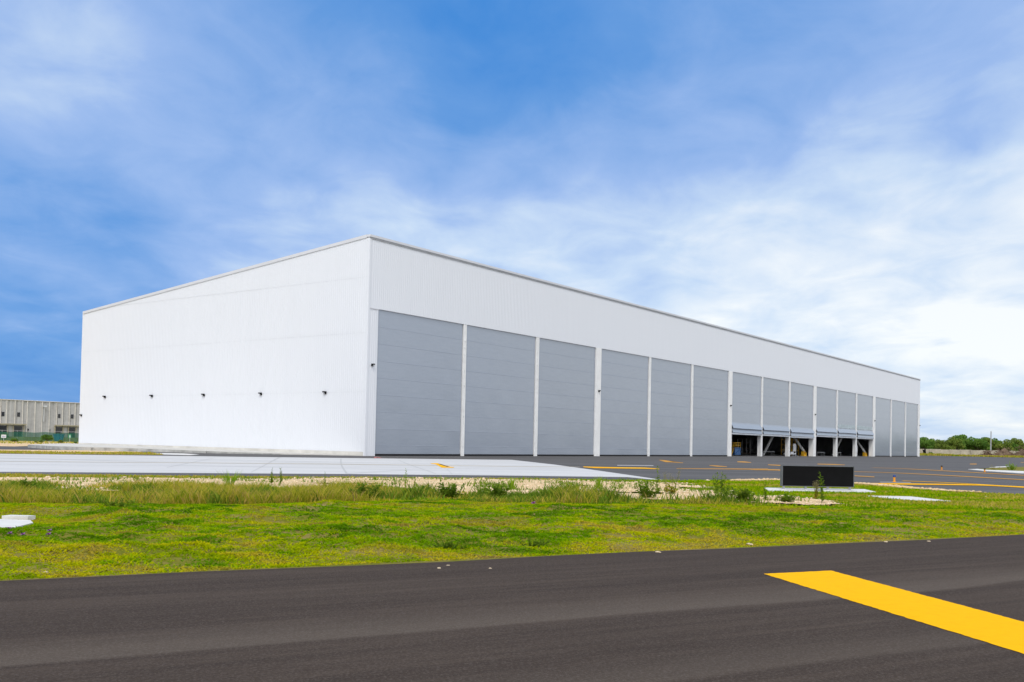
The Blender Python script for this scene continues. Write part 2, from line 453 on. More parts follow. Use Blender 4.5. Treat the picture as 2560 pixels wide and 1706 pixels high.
def stroke(pts, w):
    """outline of a painted line of even width along a smooth curve"""
    P = [np.array(p, float) for p in pts]; P = [2 * P[0] - P[1]] + P + [2 * P[-1] - P[-2]]
    c = []
    for i in range(1, len(P) - 2):
        for u in np.linspace(0, 1, 10, endpoint=(i == len(P) - 3)):
            a, b, e, f = P[i - 1], P[i], P[i + 1], P[i + 2]
            c.append(.5 * (2 * b + (e - a) * u + (2 * a - 5 * b + 4 * e - f) * u ** 2 + (3 * b - a - 3 * e + f) * u ** 3))
    c = np.array(c); d = np.gradient(c, axis=0); d /= np.linalg.norm(d, axis=1)[:, None]
    n = np.stack([-d[:, 1], d[:, 0]], 1) * w / 2
    return [tuple(p) for p in c + n] + [tuple(p) for p in (c - n)[::-1]]
D['line_main'] = stroke([(15.0, 47.6), (18.4, 48.2), (21.4, 48.9), (23.4, 49.3), (24.5, 48.8), (25.4, 47.2), (26.3, 44.6), (27.4, 41.2)], 1.5)
D['line_merge'] = stroke([(21.6, 53.4), (23.2, 52.3), (24.2, 50.6), (24.7, 49.4)], .55)
D['line_two'] = stroke([(18.0, 72.2), (22.2, 72.8), (26.3, 72.9), (28.6, 71.6), (30.3, 67.6), (31.4, 63.2), (32.4, 59.8), (33.6, 55.0)], 1.1)
D['line_three'] = stroke([(34.0, 91.0), (36.2, 88.5), (37.2, 83.0), (37.9, 77.0), (38.6, 72.0), (39.6, 65.0)], 1.1)
k = 0
for key, poly in D.items():
    bright = key in ('line_main', 'line_merge', 'l_mid1')
    sheet('apron_marking', poly, 0.018 + .0004 * k, M['mark'] if bright else M['mark_orange']); k += 1
sheet('apron_marking', [[19.17, 50.24], [20.97, 50.75], [21.29, 51.53], [19.53, 51.2]], .0165, M['mark_white'])
sheet('apron_marking', [[8.46, 77.07], [11.57, 78.63], [11.94, 81.14], [8.73, 79.48]], .0165, M['mark_white'])
sheet('apron_marking', [[-13.37, 93.0], [-12.87, 93.6], [-11.75, 88.15], [-11.92, 87.93], [-12.69, 91.4], [-12.22, 87.56], [-12.39, 87.35], [-12.94, 91.6]], .0165, M['mark_red'])
sheet('apron_marking', [[-28.96, 54.9], [-16.24, 61.62], [-8.29, 65.06], [0.04, 67.23], [5.0, 69.9], [5.0, 70.5], [0.04, 68.13], [-8.4, 65.91], [-16.44, 62.38], [-29.17, 55.3], [-80, 28], [-80, 27.6]], .0162, M['tire_line'])
zp = [[-5.98, 71.77], [-5.48, 72.62], [-3.94, 63.26], [-3.67, 62.92], [-3.65, 61.32], [-4.34, 60.78], [-5.37, 69.14], [-5.77, 70.16]]
sheet('apron_marking', zp, .0168, M['mark'])
sheet('apron_marking', [[-5.36, 70.54], [-5.23, 71.01], [-4.01, 63.2], [-4.13, 62.83]], .0178, M['mark_black'])
for poly in ([[-19.52, 82.0], [-12.32, 45.91], [-12.48, 46.5], [-19.80, 82.3]],
             stroke([(-14.4, 81.9), (-12.1, 68.8), (-9.93, 57.1), (-8.0, 47.2)], .11),
             [[-9.59, 81.65], [-6.94, 66.21], [-3.82, 49.4], [-3.87, 50.0], [-7.04, 67.18], [-9.74, 82.97]],
             [[-23.09, 75.55], [-17.98, 50.59], [-18.16, 51.09], [-23.34, 76.39]],
             [[-7.93, 47.2], [-5.73, 54.75], [-5.78, 55.19], [-8.0, 47.6]],
             [[-3.83, 57.85], [-2.96, 48.99], [-2.99, 49.46], [-3.87, 58.51]]):
    sheet('concrete_joint', poly, .0125, M['joint'])
# long joints of the concrete apron
for o0 in (0.28, .62, .86):
    a0 = np.array([-21.5, 40.9]) * (1 - o0) + np.array([-39.1, 74.0]) * o0
    a1 = np.array([6.0, 52.0]) * (1 - o0) + np.array([0.5, 92.0]) * o0
    dd = (a1 - a0) / np.linalg.norm(a1 - a0); nn = np.array([-dd[1], dd[0]]) * .05
    a0 = a0 - dd * 55; a1 = a1 - dd * .6
    sheet('concrete_joint', [tuple(a0 - nn), tuple(a1 - nn), tuple(a1 + nn), tuple(a0 + nn)], .0122, M['joint'])

# the broad yellow stripe on the near taxiway
sq = [(3.41, 13.0), (4.48, 13.49), (7.42, -2.57), (6.45, -2.55)]; pl_ = []
for i in range(4):
    p, q = np.array(sq[i]), np.array(sq[(i + 1) % 4]); m_ = int(np.linalg.norm(q - p) / .06)
    nn = np.array([-(q - p)[1], (q - p)[0]]) / np.linalg.norm(q - p)
    for c in range(m_): pl_.append(tuple(p + (q - p) * c / m_ + nn * random.uniform(-.009, .009)))
sheet('taxiway_marking', pl_, .0105, M['mark'])

# paved island on the right with pale kerb slabs
sheet('island_turf', [[45.46, 94.7], [43.9, 90.5], [45.13, 87.89], [46.36, 87.45], [60, 112], [100, 160], [98, 165], [53.43, 106], [49.64, 101]], .022, M['soil'])
def slab(name, poly, z, mat, label, cat, group=None):
    o = MB().prism(poly, 0.0, z).build(name, mat); return tag(o, label, cat, group)
slab('kerb_slab', [[43.44, 91.95], [41.86, 85.63], [41.67, 81.54], [41.51, 78.29], [46.67, 88.02], [45.88, 89.35], [44.49, 90.3], [45.6, 94.6]], .05, M['slab'], 'long pale kerb slab along the near edge of the planted island', 'kerb')
slab('kerb_slab', [[51.6, 104.48], [57.91, 112.63], [60.44, 117.56], [56.21, 112.09]], .05, M['slab'], 'thin pale kerb slab on the far edge of the planted island', 'kerb')
slab('kerb_slab', [[47.2, 87.6], [47.6, 87.3], [52.2, 94.6], [52.0, 95.3]], .05, M['slab'], 'short pale kerb slab beside the bright shrub at the frame edge', 'kerb')

# ------------------------------------------------------------------ the hangar
YAW = 0.9410257323078022
C0 = Vector((-14.845, 98.184, 0))
H, HL, L1, L2, ZB = 22.63, 18.05, 226.9, 53.1, 15.13
hang = empty('aircraft_hangar', C0, YAW)
tag(hang, 'huge white corrugated aircraft hangar with a row of grey fabric doors', 'hangar')
CA = Vector((math.cos(YAW), math.sin(YAW), 0)); CB = Vector((-math.sin(YAW), math.cos(YAW), 0))
def hw(x, y, z): return C0 + CA * x + CB * y + Vector((0, 0, z))

def corrugated(length, zfun0, zfun1, axis, s0=0.0, pitch=.3, depth=.022, out=0.0):
    """trapezoid-ribbed sheet along local x (axis 0, facing -y) or local y (axis 1, facing -x)"""
    prof = []
    nrib = int(length / pitch)
    pt = length / nrib
    for i in range(nrib):
        b = s0 + i * pt
        prof += [(b, 0), (b + pt * .58, 0), (b + pt * .68, depth), (b + pt * .9, depth)]
    prof.append((s0 + length, 0))
    vs = []
    for s, d in prof:
        for z in (zfun0(s), zfun1(s)):
            vs.append((s, -d - out, z) if axis == 0 else (-d - out, s, z))
    fs = [(2 * i, 2 * i + 2, 2 * i + 3, 2 * i + 1) for i in range(len(prof) - 1)]
    return vs, fs

mb = MB()
mb.add(*corrugated(L1, lambda s: ZB, lambda s: H - .3, 0))
mb.box(0.0, L1, .02, .3, ZB, H - .3)
mb.build('front_wall', M['white'], hang)
mb = MB(); mb.add(*corrugated(1.12, lambda s: 0, lambda s: ZB - .05, 0, pitch=.28))
mb.box(0.0, 1.12, .02, .3, 0, ZB - .02)
mb.build('corner_panel', M['white'], hang)
mb = MB(); mb.box(.145, 1.5, -.07, -.035, ZB - .07, ZB + .02); mb.build('corner_flashing', M['trim'], hang)
top = lambda s: H - .3 + (HL - H) * s / L2
mb = MB()
lev = [0.0, 6.55, 12.6, 18.3]
for i, z0 in enumerate(lev):
    if i < 3:
        def z1f(s, z=lev[i + 1]): return min(z, top(s))
    else:
        z1f = top
    if i == 3:
        ln = (18.3 - (H - .3)) / ((HL - H) / L2) - .05
    elif i == 2: ln = L2
    else: ln = L2
    vs, fs = corrugated(ln, lambda s, z=z0: z, z1f, 1, out=.012 * i)
    mb.add(vs, fs)
mb.add([(.02, 0, 0), (.02, L2, 0), (.02, L2, top(L2)), (.02, 0, top(0))], [(0, 1, 2, 3)])
mb.add([(.3, 0.3, 0), (.3, L2, 0), (.3, L2, top(L2)), (.3, .3, top(0))], [(0, 1, 2, 3)])
mb.build('side_wall', M['white'], hang)
mb = MB(); mb.box(-.09, -.055, 0.165, L2, 0.0, .42); mb.build('base_flashing', simple('base_flashing', (.60, .585, .54), .7, .2, .16, .5), hang)
mb = MB(); mb.box(-.10, .14, -.065, -.036, 0.0, H - .45); mb.box(-.10, -.07, -.0355, .16, 0.0, H - .45); mb.build('corner_trim', M['white'], hang)
mb = MB(); mb.box(L1 - .02, L1, .3, L2, 0, HL - .3)
mb.add([(L1, .3, HL - .3), (L1, L2, HL - .3), (L1, .3, H - .3)], [(0, 1, 2)])
mb.build('end_wall', M['white'], hang)
mb = MB(); mb.box(0, L1, L2 + .005, L2 + .3, 0, HL - .3); mb.build('back_wall', M['white'], hang)
# coping: pale cap, and a grey strip coloured for the shadow line under it
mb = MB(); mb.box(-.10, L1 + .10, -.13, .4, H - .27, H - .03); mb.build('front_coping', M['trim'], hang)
mb = MB(); mb.box(-.02, L1, -.085, -.036, H - .44, H - .275); mb.build('front_shadow_strip', simple('grey_shadow_strip', (.34, .35, .37), .5, .4, .1, 1), hang)
mb = MB()
y0, y1 = .405, L2 + .1
mb.add([(-.12, y0, H - .3 - .03), (.4, y0, H - .33), (.4, y0, H), (-.12, y0, H), (-.12, y1, HL - .33), (.4, y1, HL - .33), (.4, y1, HL), (-.12, y1, HL)],
       [(0, 1, 2, 3), (4, 5, 6, 7), (0, 4, 7, 3), (1, 5, 6, 2), (3, 2, 6, 7), (0, 1, 5, 4)])
mb.build('side_coping', M['trim'], hang)
mb = MB()
mb.add([(.42, .42, H - .4), (L1, .42, H - .4), (L1, L2, HL - .4), (.42, L2, HL - .4), (.42, .42, H - .1), (L1, .42, H - .1), (L1, L2, HL - .1), (.42, L2, HL - .1)],
       [(0, 1, 2, 3), (4, 5, 6, 7), (0, 1, 5, 4), (1, 2, 6, 5), (2, 3, 7, 6), (3, 0, 4, 7)])
mb.build('roof', M['roof'], hang)
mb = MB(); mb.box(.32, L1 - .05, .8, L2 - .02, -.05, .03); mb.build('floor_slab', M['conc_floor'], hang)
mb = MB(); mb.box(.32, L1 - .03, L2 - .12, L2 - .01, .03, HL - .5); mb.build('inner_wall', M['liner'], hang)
mb = MB(); mb.box(-.03, .0, .3, L2, -.02, .0); 
# columns between the door groups
cols = [(1.12, 1.42), (44.8, 46.2), (90.25, 91.75), (135.05, 136.7), (179.6, 181.45), (225.05, 226.9)]
for i, (a, b) in enumerate(cols):
    mb = MB(); mb.box(a, b, -.03 if i else -.02, 1.0, 0.0, ZB - .003)
    if b - a > 1:
        for q in (.25, .5, .75): mb.box(a + (b - a) * q - .04, a + (b - a) * q + .04, -.055, -.0305, .05, ZB - .1)
    mb.build('column', M['white'] if i in (0,) else M['post'], hang)
guides = [(15.45, 16.05), (30.1, 30.85), (60.4, 61.1), (75.2, 75.9), (105.6, 106.35), (120.3, 121.1), (150.6, 151.5), (165.25, 166.2), (196.05, 196.9), (210.7, 211.6)]
for i, (a, b) in enumerate(guides):
    mb = MB(); c = (a + b) / 2; w = (b - a) / 2 * .86
    mb.box(c - w, c - .05, .0, .3, 0, ZB - .003); mb.box(c + .05, c + w, .0, .3, 0, ZB - .003)
    mb.box(c - w * .7, c + w * .7, .302, .78, 0, ZB - .003); mb.box(c - .05, c + .05, .05, .3, 0, ZB - .003)
    for z in (11.6, 12.4, 13.2, 9.8, 8.1, 4.6, 1.1): mb.box(c - .12, c + .12, -.03, -.003, z, z + .18)
    mb.build('door_guide', M['post'], hang)


bays = []
xs = [1.42, 15.45, 16.05, 30.1, 30.85, 44.8, 46.2, 60.4, 61.1, 75.2, 75.9, 90.25, 91.75, 105.6, 106.35, 120.3, 121.1, 135.05, 136.7, 150.6, 151.5, 165.25, 166.2, 179.6, 181.45, 196.05, 196.9, 210.7, 211.6, 225.05]
for i in range(15): bays.append((xs[2 * i], xs[2 * i + 1]))
seams = [13.35, 11.6, 9.83, 8.08, 6.33, 4.57, 2.82, 1.1]
opens = {6: 3.95, 7: 3.95, 8: 3.85, 9: 4.3, 10: 4.35, 11: 4.3}
for i, (a, b) in enumerate(bays):
    if i in opens:
        zb = opens[i]
        prof = [(ZB + .1, .14)]
        for z in seams:
            if z > zb + 3: prof += [(z + .04, .14), (z + .012, .1345), (z - .012, .1345), (z - .04, .14)]
        prof += [(zb + 2.15, .14), (zb + 1.9, .08), (zb + 1.15, -.30), (zb + 1.1, -.33), (zb + 1.02, -.08), (zb + .85, -.06), (zb + .32, -.24), (zb + .28, -.2)]
    else:
        prof = [(ZB + .1, .14)]
        for z in seams:
            prof += [(z + .04, .14), (z + .012, .1345), (z - .012, .1345), (z - .04, .14)]
        prof += [(.22, .14)]
    nx = 24
    vs = []
    for z, y in prof:
        for q in range(nx + 1):
            x = a + .02 + (b - a - .04) * q / nx
            sag = .03 * mnoise.noise(Vector((x * .35, z * .5, i * 3.1))) if z < ZB else 0
            dz = .05 * mnoise.noise(Vector((x * .22, 5.5, i * 2.0))) if i in opens and z < opens[i] + 2.2 else 0
            vs.append((x, y + sag * .5, z + dz))
    fs = [(r * (nx + 1) + q, r * (nx + 1) + q + 1, (r + 1) * (nx + 1) + q + 1, (r + 1) * (nx + 1) + q) for r in range(len(prof) - 1) for q in range(nx)]
    mb = MB().add(vs, fs)
    dr = mb.build('door', M['fabric'], hang)
    if i in opens:
        dr['label'] = 'partly raised grey fabric door with flared bottom folds'
        bb = MB(); zb = opens[i]; bb.box(a + .03, b - .03, -.16, .2, zb, zb + .27); bb.build('bottom_beam', M['fabric_pale'], dr)
    else:
        bb = MB(); bb.box(a + .03, b - .03, .08, .2, 0.0, .2); bb.build('bottom_seal', M['gap'], dr)
    if i in (10, 11):
        vs = []; n = 60
        for z in (7.45, 6.95, 6.6):
            for q in range(n + 1):
                x = a + .3 + (b - a - .6) * q / n
                vs.append((x, .07 + .05 * math.sin(q * 1.3 + i) * math.sin(q * .37), z - .25 * abs(mnoise.noise(Vector((x * .8, z, i)))) * (z < 6.9)))
        fs = [(r * (n + 1) + q, r * (n + 1) + q + 1, (r + 1) * (n + 1) + q + 1, (r + 1) * (n + 1) + q) for r in range(2) for q in range(n)]
        MB().add(vs, fs).build('torn_strip', M['fabric_patch'], dr)
# diagonal steel struts behind the raised doors, on yellow feet
for (x0, y0, z0, x1, y1, z1) in ((134.6, 1.7, .9, 134.6, 5.3, 5.8), (179.2, 1.7, .9, 179.2, 5.1, 5.8), (120.4, 5.4, .1, 120.4, 2.6, 5.6), (165.2, 5.4, .1, 165.2, 2.8, 5.6)):
    s = MB().bar((x0, y0, z0), (x1, y1, z1), .34, .34).build('strut', M['post'], hang)
    if z0 == .9:
        f = MB(); f.box(x0 - 1.3, x0 + .35, y0 - .35, y0 + .35, .031, .3)
        f.bar((x0 - 1.2, y0, .3), (x0 - .3, y0, 1.1), .16); f.bar((x0 + .2, y0, .3), (x0 - .2, y0, 1.2), .16)
        f.box(x0 - 1.3, x0 - 1.05, y0 - .3, y0 + .3, .3, 1.0); f.box(x0 - .1, x0 + .3, y0 - .3, y0 + .3, .3, .85)
        f.build('strut_foot', M['yellow'], s)

# ------------------------------------------------------------------ wall lamps (each its own thing)
def wall_lamp_meshes():
    b = MB()
    b.add([(-.20, 0, -.15), (.20, 0, -.15), (.20, 0, .17), (-.20, 0, .17), (-.18, -.30, .10), (.18, -.30, .10), (.18, -.32, .17), (-.18, -.32, .17), (-.17, -.10, -.15), (.17, -.10, -.15)],
          [(0, 1, 2, 3), (3, 2, 6, 7), (4, 5, 6, 7), (8, 9, 5, 4), (0, 1, 9, 8), (0, 8, 4, 7, 3), (1, 2, 6, 5, 9)])
    l = MB(); l.add([(-.12, -.145, -.115), (.12, -.145, -.115), (.13, -.275, .055), (-.13, -.275, .055)], [(0, 1, 2, 3)])
    m = Matrix.Translation((0, -.02, -.012))
    l.v = [tuple(m @ Vector(v)) for v in l.v]
    return b.mesh('lamp_body'), l.mesh('lamp_lens')
lb, ll = wall_lamp_meshes()
lb.materials.append(M['black']); ll.materials.append(M['lens'])
def wall_lamp(p, rz, label, sc=1.0):
    r = empty('wall_lamp', p, rz); r.scale = (sc, sc, sc)
    tag(r, label, 'wall lamp', 'black wall lamps on the hangar')
    link_mesh('housing', lb, None, r); link_mesh('lens', ll, None, r)
for s, lab in zip((47.35, 36.94, 26.58, 16.3, 5.99), (
        'black wall lamp on the white side wall, nearest the warehouse end',
        'second black wall lamp on the white side wall from the warehouse end',
        'middle one of five black wall lamps on the white side wall',
        'fourth black wall lamp on the white side wall from the warehouse end',
        'black wall lamp on the white side wall, nearest the grey doors')):
    wall_lamp(hw(-.05, s, 6.5), YAW - math.pi / 2, lab, .92)
wall_lamp(hw(-.05, 52.85, 4.1), YAW - math.pi / 2, 'small dark lamp low on the far back edge of the white side wall', .8)
for x, z, lab in ((.7, 9.3, 'dark lamp on the ribbed corner strip beside the first grey door'),
                  (45.6, 9.1, 'dark lamp on the column between the third and fourth grey doors'),
                  (91.0, 9.0, 'dark lamp on the column where the raised doors begin'),
                  (135.8, 9.0, 'dark lamp on the column in the middle of the raised doors'),
                  (180.6, 9.0, 'dark lamp on the column where the raised doors end'),
                  (226.6, 9.0, 'dark lamp on the far right corner of the hangar front')):
    wall_lamp(hw(x, -.06, z), YAW, lab, .8)

# ------------------------------------------------------------------ equipment inside the open bays
def local(o, x, y): o.location = hw(x, y, .03); o.rotation_euler = (0, 0, YAW); return o
st = local(empty('work_platform'), 99.2, 2.5)
st.scale = (.82, .82, .8)
tag(st, 'blue wheeled work platform with yellow guard rails inside first open bay', 'work platform')
b = MB()
for x in (0, 3.0): 
    for y in (0, 1.6): b.box(x - .08, x + .08, y - .08, y + .08, .25, 1.9)
b.box(-.1, 3.1, -.1, 1.7, .25, .5); b.box(-.1, 3.1, -.1, 1.7, 1.75, 1.95)
b.box(.1, 2.9, -.06, -.02, .5, 1.7); b.bar((.1, -.1, .5), (2.9, -.1, 1.7), .1); b.bar((.1, 1.7, .5), (2.9, 1.7, 1.7), .1)
b.build('base', M['blue'], st)
g = MB()
for x in (0, 1.0, 2.0, 3.0):
    for y in (0, 1.6): g.bar((x, y, 1.95), (x, y, 3.1), .09)
for z in (2.5, 3.1):
    for y in (0, 1.6): g.bar((0, y, z), (3, y, z), .09)
    for x in (0, 3): g.bar((x, 0, z), (x, 1.6, z), .09)
g.build('guard_rail', M['yellow'], st)
s_ = MB()
for y in (.2, 1.3): s_.bar((-1.6, y, .1), (0, y, 1.9), .1, .16); s_.bar((-1.6, y, 1.1), (0, y, 3.0), .07)
for q in range(6): s_.box(-1.6 + q * .27, -1.3 + q * .27, .2, 1.3, .25 + q * .29, .29 + q * .29)
s_.build('stair', M['yellow'], st)
for x in (.2, 2.8):
    for y in (.1, 1.5):
        MB().lathe([(.0, 0), (.12, 0.0), (.12, .2), (.0, .2)], (x, y, .02)).build('wheel', M['black'], st)

def board(x, y, label):
    r = local(empty('display_board'), x, y); tag(r, label, 'board', 'white boards on legs in the open bays')
    p = MB(); p.box(-.85, .85, -.04, .04, 1.0, 2.6); p.build('panel', M['white_paint'], r)
    for q in (-.75, .75): MB().box(q - .06, q + .06, -.05, .05, .08, 1.0).box(q - .07, q + .07, -.4, .4, 0, .08).build('leg', M['white_paint'], r)
board(129.8, 2.2, 'white board on two legs in the third open bay, beside a low cart')
board(173.3, 2.2, 'white board on two legs in the last open bay, near a yellow foot')
ct = local(empty('tow_cart'), 127.6, 2.4); tag(ct, 'low pale flatbed cart on the floor of the third open bay', 'cart')
b = MB(); b.box(-2.0, 2.0, -.6, .6, .35, .62); b.box(-.7, .9, -.5, .5, .62, .9); b.build('bed', M['white_paint'], ct)
for x in (-1.5, 1.5):
    for y in (-.5, .5):
        w = MB().lathe([(.0, -.08), (.2, -.08), (.2, .08), (0, .08)], (0, 0, 0)); w.v = [(x + vx, y + vz, .2 + vy) for vx, vy, vz in w.v]; w.build('wheel', M['black'], ct)
b = MB().bar((2.0, 0, .4), (3.0, 0, .3), .08); b.build('tow_bar', M['steel'], ct)
def bench(x, y, w, label):
    r = local(empty('workbench'), x, y); tag(r, label, 'workbench')
    MB().box(0, w, 0, .8, .8, .88).build('top', M['steel'], r)
    for q in (.1, w - .1):
        for u in (.1, .7): MB().box(q - .04, q + .04, u - .04, u + .04, 0, .8).build('leg', M['steel'], r)
bench(118.0, 4.5, 6.5, 'long grey workbench at the back of the second open bay')
bench(145.5, 2.6, 5.0, 'grey workbench low in the fourth open bay')
bench(157.5, 2.4, 4.5, 'grey workbench low in the fifth open bay')
rk = local(empty('storage_rack'), 130.0, 14); tag(rk, 'tall dark storage rack deep inside the first open bay', 'rack')
b = MB()
for x in (0, 2.4, 4.8):
    for y in (0, 1): MB().box(x - .05, x + .05, y - .05, y + .05, 0, 3.6).build('upright', M['steel'], rk)
b = MB()
for z in (.3, 1.4, 2.5, 3.5): MB().box(-.05, 4.85, -.05, 1.05, z, z + .07).build('shelf', M['rust'], rk)
rk = local(empty('scaffold'), 147.0, 10); tag(rk, 'yellow scaffold tower deep inside the third open bay', 'scaffold')
b = MB()
for x in (0, 2.4, 4.8, 7.2):
    for y in (0, 1.5): MB().box(x - .06, x + .06, y - .06, y + .06, 0, 5.2).build('upright', M['yellow'], rk)
b = MB()
for z in (1.2, 2.4, 3.6, 5.0):
    for y in (0, 1.5): MB().bar((0, y, z), (7.2, y, z), .08).build('rail', M['yellow'], rk)

# ------------------------------------------------------------------ sign, pad, slabs, edge lights
ux = Vector((3.06, .85, 0)).normalized()
sign = empty('taxiway_sign', (10.80, 38.56, .06), math.atan2(.10, 1.0))
tag(sign, 'long black taxiway sign seen from behind on a white concrete pad', 'sign')
W = 2.92
b = MB(); b.box(0, W, -.09, .09, .145, .93); b.build('cabinet', M['black'], sign)
b = MB(); b.box(-.02, W + .02, -.11, .11, .93, .955); b.box(-.03, -.003, -.11, .11, .13, .953); b.box(W + .003, W + .03, -.11, .11, .13, .953); b.box(-.02, W + .02, -.11, .11, .12, .143)
b.build('frame', simple('sign_frame', (.10, .105, .11), .4, .5, .1), sign)
for q in (.08, .98, 1.9, 2.82):
    l = MB(); l.box(q - .035, q + .035, -.035, .035, .0, .12); l.box(q - .09, q + .09, -.09, .09, .0, .015); l.build('leg', M['steel'], sign)
slab('sign_pad', [(9.9, 37.2), (14.3, 37.9), (14.7, 40.2), (10.4, 39.7)], .06, M['slab'], 'white concrete pad under the black sign', 'concrete pad')
slab('concrete_slab', [[12.83, 34.95], [14.47, 35.0], [14.75, 32.3], [13.5, 32.5], [12.95, 33.83]], .045, M['slab'], 'flat white concrete slab in the grass right of the black sign', 'concrete slab')
slab('manhole_surround', [(-10.9, 18.7), (-10.9, 16.9), (-8.95, 16.85), (-8.66, 17.0), (-8.8, 17.9), (-9.1, 18.4)], .035, M['slab'], 'white concrete pad edge in the grass at the left of the photo', 'concrete pad')
slab('concrete_block', [(-9.75, 18.6), (-9.25, 18.6), (-9.2, 18.8), (-9.7, 18.85)], .09, M['slab'], 'small pale concrete block on the pad at the left', 'concrete block')

def edge_light(p, hgt, label, colm):
    r = empty('edge_light', (*p, .02)); tag(r, label, 'edge light', 'taxiway edge lights on the apron')
    MB().lathe([(.10, 0), (.10, .02), (.055, .03), (.055, hgt * .62), (.065, hgt * .64), (.065, hgt * .68)]).build('stem', M['orange'], r)
    MB().lathe([(.05, hgt * .68), (.075, hgt * .72), (.075, hgt * .9), (.05, hgt * .98), (.01, hgt)]).build('dome', colm, r)
edge_light((20.27, 51.16), .38, 'nearest orange edge light with a blue dome, above the thick yellow line', simple('blue_dome', (.01, .05, .22), .25, .5))
edge_light((39.42, 88.58), .36, 'small orange edge light with a dark dome in mid apron', M['black'])
edge_light((40.07, 81.85), .30, 'orange edge light in front of the pale kerb slab', M['black'])

# ------------------------------------------------------------------ grass, weeds, gravel
GRAVEL = [(-60, 15), (-19, 34.6), (-10.4, 38.6), (-7.2, 41.0), (-3.45, 42.0), (0.06, 43.2), (2.0, 43.2), (5.5, 43.8), (7.4, 43.5), (8.0, 40), (8.6, 36), (9.75, 33.1), (10.15, 29.0), (9.4, 28.5), (8.2, 28.4), (7.0, 29.2), (6.4, 29.6), (3.77, 29.4), (1.4, 29.2), (0.05, 29.6), (-2.9, 30.0), (-6, 29.6), (-9.3, 28.4), (-17.1, 28.0), (-60, 12)]
GREEN_HOLE = [(5.2, 44), (8.5, 44), (9.6, 33.6), (8.2, 33.0), (7.2, 36), (6.4, 40)]
def dens_ok(x, y):
    off = -x * .4808 + y * .8768
    return off > 12.36 + .22 * (fbm(x * 1.7 + 4, y * 1.7, 3) - .5)
FRONT = [(-110, 7.6), (-20.3, 38.2), (-10.85, 41.1), (0.06, 44.8), (7.47, 46.5), (10.6, 48.8), (13.6, 51.1), (16.6, 50.1), (17.9, 45.4), (18.5, 40.8), (20.75, 39.0), (26, 39.3), (45, 50.4), (45, 39.0), (-60, -18.6)]
SOLID = [[(9.9, 37.2), (14.3, 37.9), (14.7, 40.2), (10.4, 39.7)], [(12.83, 34.95), (14.47, 35.0), (14.75, 32.3), (13.5, 32.5), (12.95, 33.83)], [(-10.9, 18.7), (-10.9, 16.9), (-8.95, 16.85), (-8.66, 17.0), (-8.8, 17.9), (-9.1, 18.4)]]

def blades(name, x, y, h, w, lean, tint, mat, z0=0.0, curl=True):
    n = len(x)
    ang = rng.random(n) * 2 * np.pi; la = rng.random(n) * 2 * np.pi
    dx, dy = np.cos(ang) * w / 2, np.sin(ang) * w / 2
    lx, ly = np.cos(la) * lean * h, np.sin(la) * lean * h
    V = np.zeros((n, 5, 3))
    zz = z0 if np.isscalar(z0) else z0
    V[:, 0] = np.stack([x - dx, y - dy, np.zeros(n) + zz], 1)
    V[:, 1] = np.stack([x + dx, y + dy, np.zeros(n) + zz], 1)
    V[:, 2] = np.stack([x + dx * .8 + lx * .4, y + dy * .8 + ly * .4, h * .6 + zz], 1)
    V[:, 3] = np.stack([x - dx * .8 + lx * .4, y - dy * .8 + ly * .4, h * .6 + zz], 1)
    V[:, 4] = np.stack([x + lx, y + ly, h + zz], 1)
    base = (np.arange(n) * 5)[:, None]
    tri = np.concatenate([base + np.array([[0, 1, 2]]), base + np.array([[0, 2, 3]]), base + np.array([[3, 2, 4]])], 1).ravel()
    me = np_mesh(name, V.reshape(-1, 3), 3, tri, np.repeat(tint, 5))
    return link_mesh(name, me, mat)

def sample(n, x0, x1, y0, y1):
    return rng.uniform(x0, x1, n), rng.uniform(y0, y1, n)

def keep_common(x, y):
    k = dens_ok(x, y) & in_poly(x, y, FRONT)
    for s in SOLID: k &= ~in_poly(x, y, s)
    return k

def turf_z(x, y):
    """low mounds of the mown turf, flat at the asphalt edge and towards the gravel"""
    off = -x * .4808 + y * .8768
    m = .20 * fbm(x * .75 + 7, y * .75 + 3, 3) ** 1.5 + .10 * np.abs(fbm(x * 2.0 + 1, y * 2.0, 3) - .5) * 2.5
    yb = np.interp(x, [-45, -19, -12.1, -6.4, -3.4, 0, 7.6, 20], [20, 23.5, 23.0, 24.6, 26.9, 27.1, 28.4, 29.5])
    f = np.clip((off - 12.8) / 1.6, 0, 1) * np.clip((yb - y - .3) / 3.0, 0, 1)
    sl = np.clip((np.hypot((x + 10), (y - 17.8)) - 1.7) / 1.0, 0, 1)
    return m * f * sl
tx = np.arange(-34, 46, .2); ty = np.arange(-3, 34, .2)
TX, TY = np.meshgrid(tx, ty); fx, fy = TX.ravel(), TY.ravel()
okv = (-fx * .4808 + fy * .8768 > 12.7) & in_poly(fx, fy, FRONT)
ny, nx = TX.shape; idx = np.arange(nx * ny).reshape(ny, nx); I = okv.reshape(ny, nx)
q = I[:-1, :-1] & I[1:, :-1] & I[:-1, 1:] & I[1:, 1:]
quads = np.stack([idx[:-1, :-1][q], idx[:-1, 1:][q], idx[1:, 1:][q], idx[1:, :-1][q]], 1)
use, inv = np.unique(quads.ravel(), return_inverse=True)
me = np_mesh('turf_bed', np.stack([fx[use], fy[use], turf_z(fx[use], fy[use]) + .004], 1), 4, inv.astype(np.int32))
me.polygons.foreach_set('use_smooth', [True] * len(me.polygons))
tag(link_mesh('turf_bed', me, M['soil']), kind='structure')
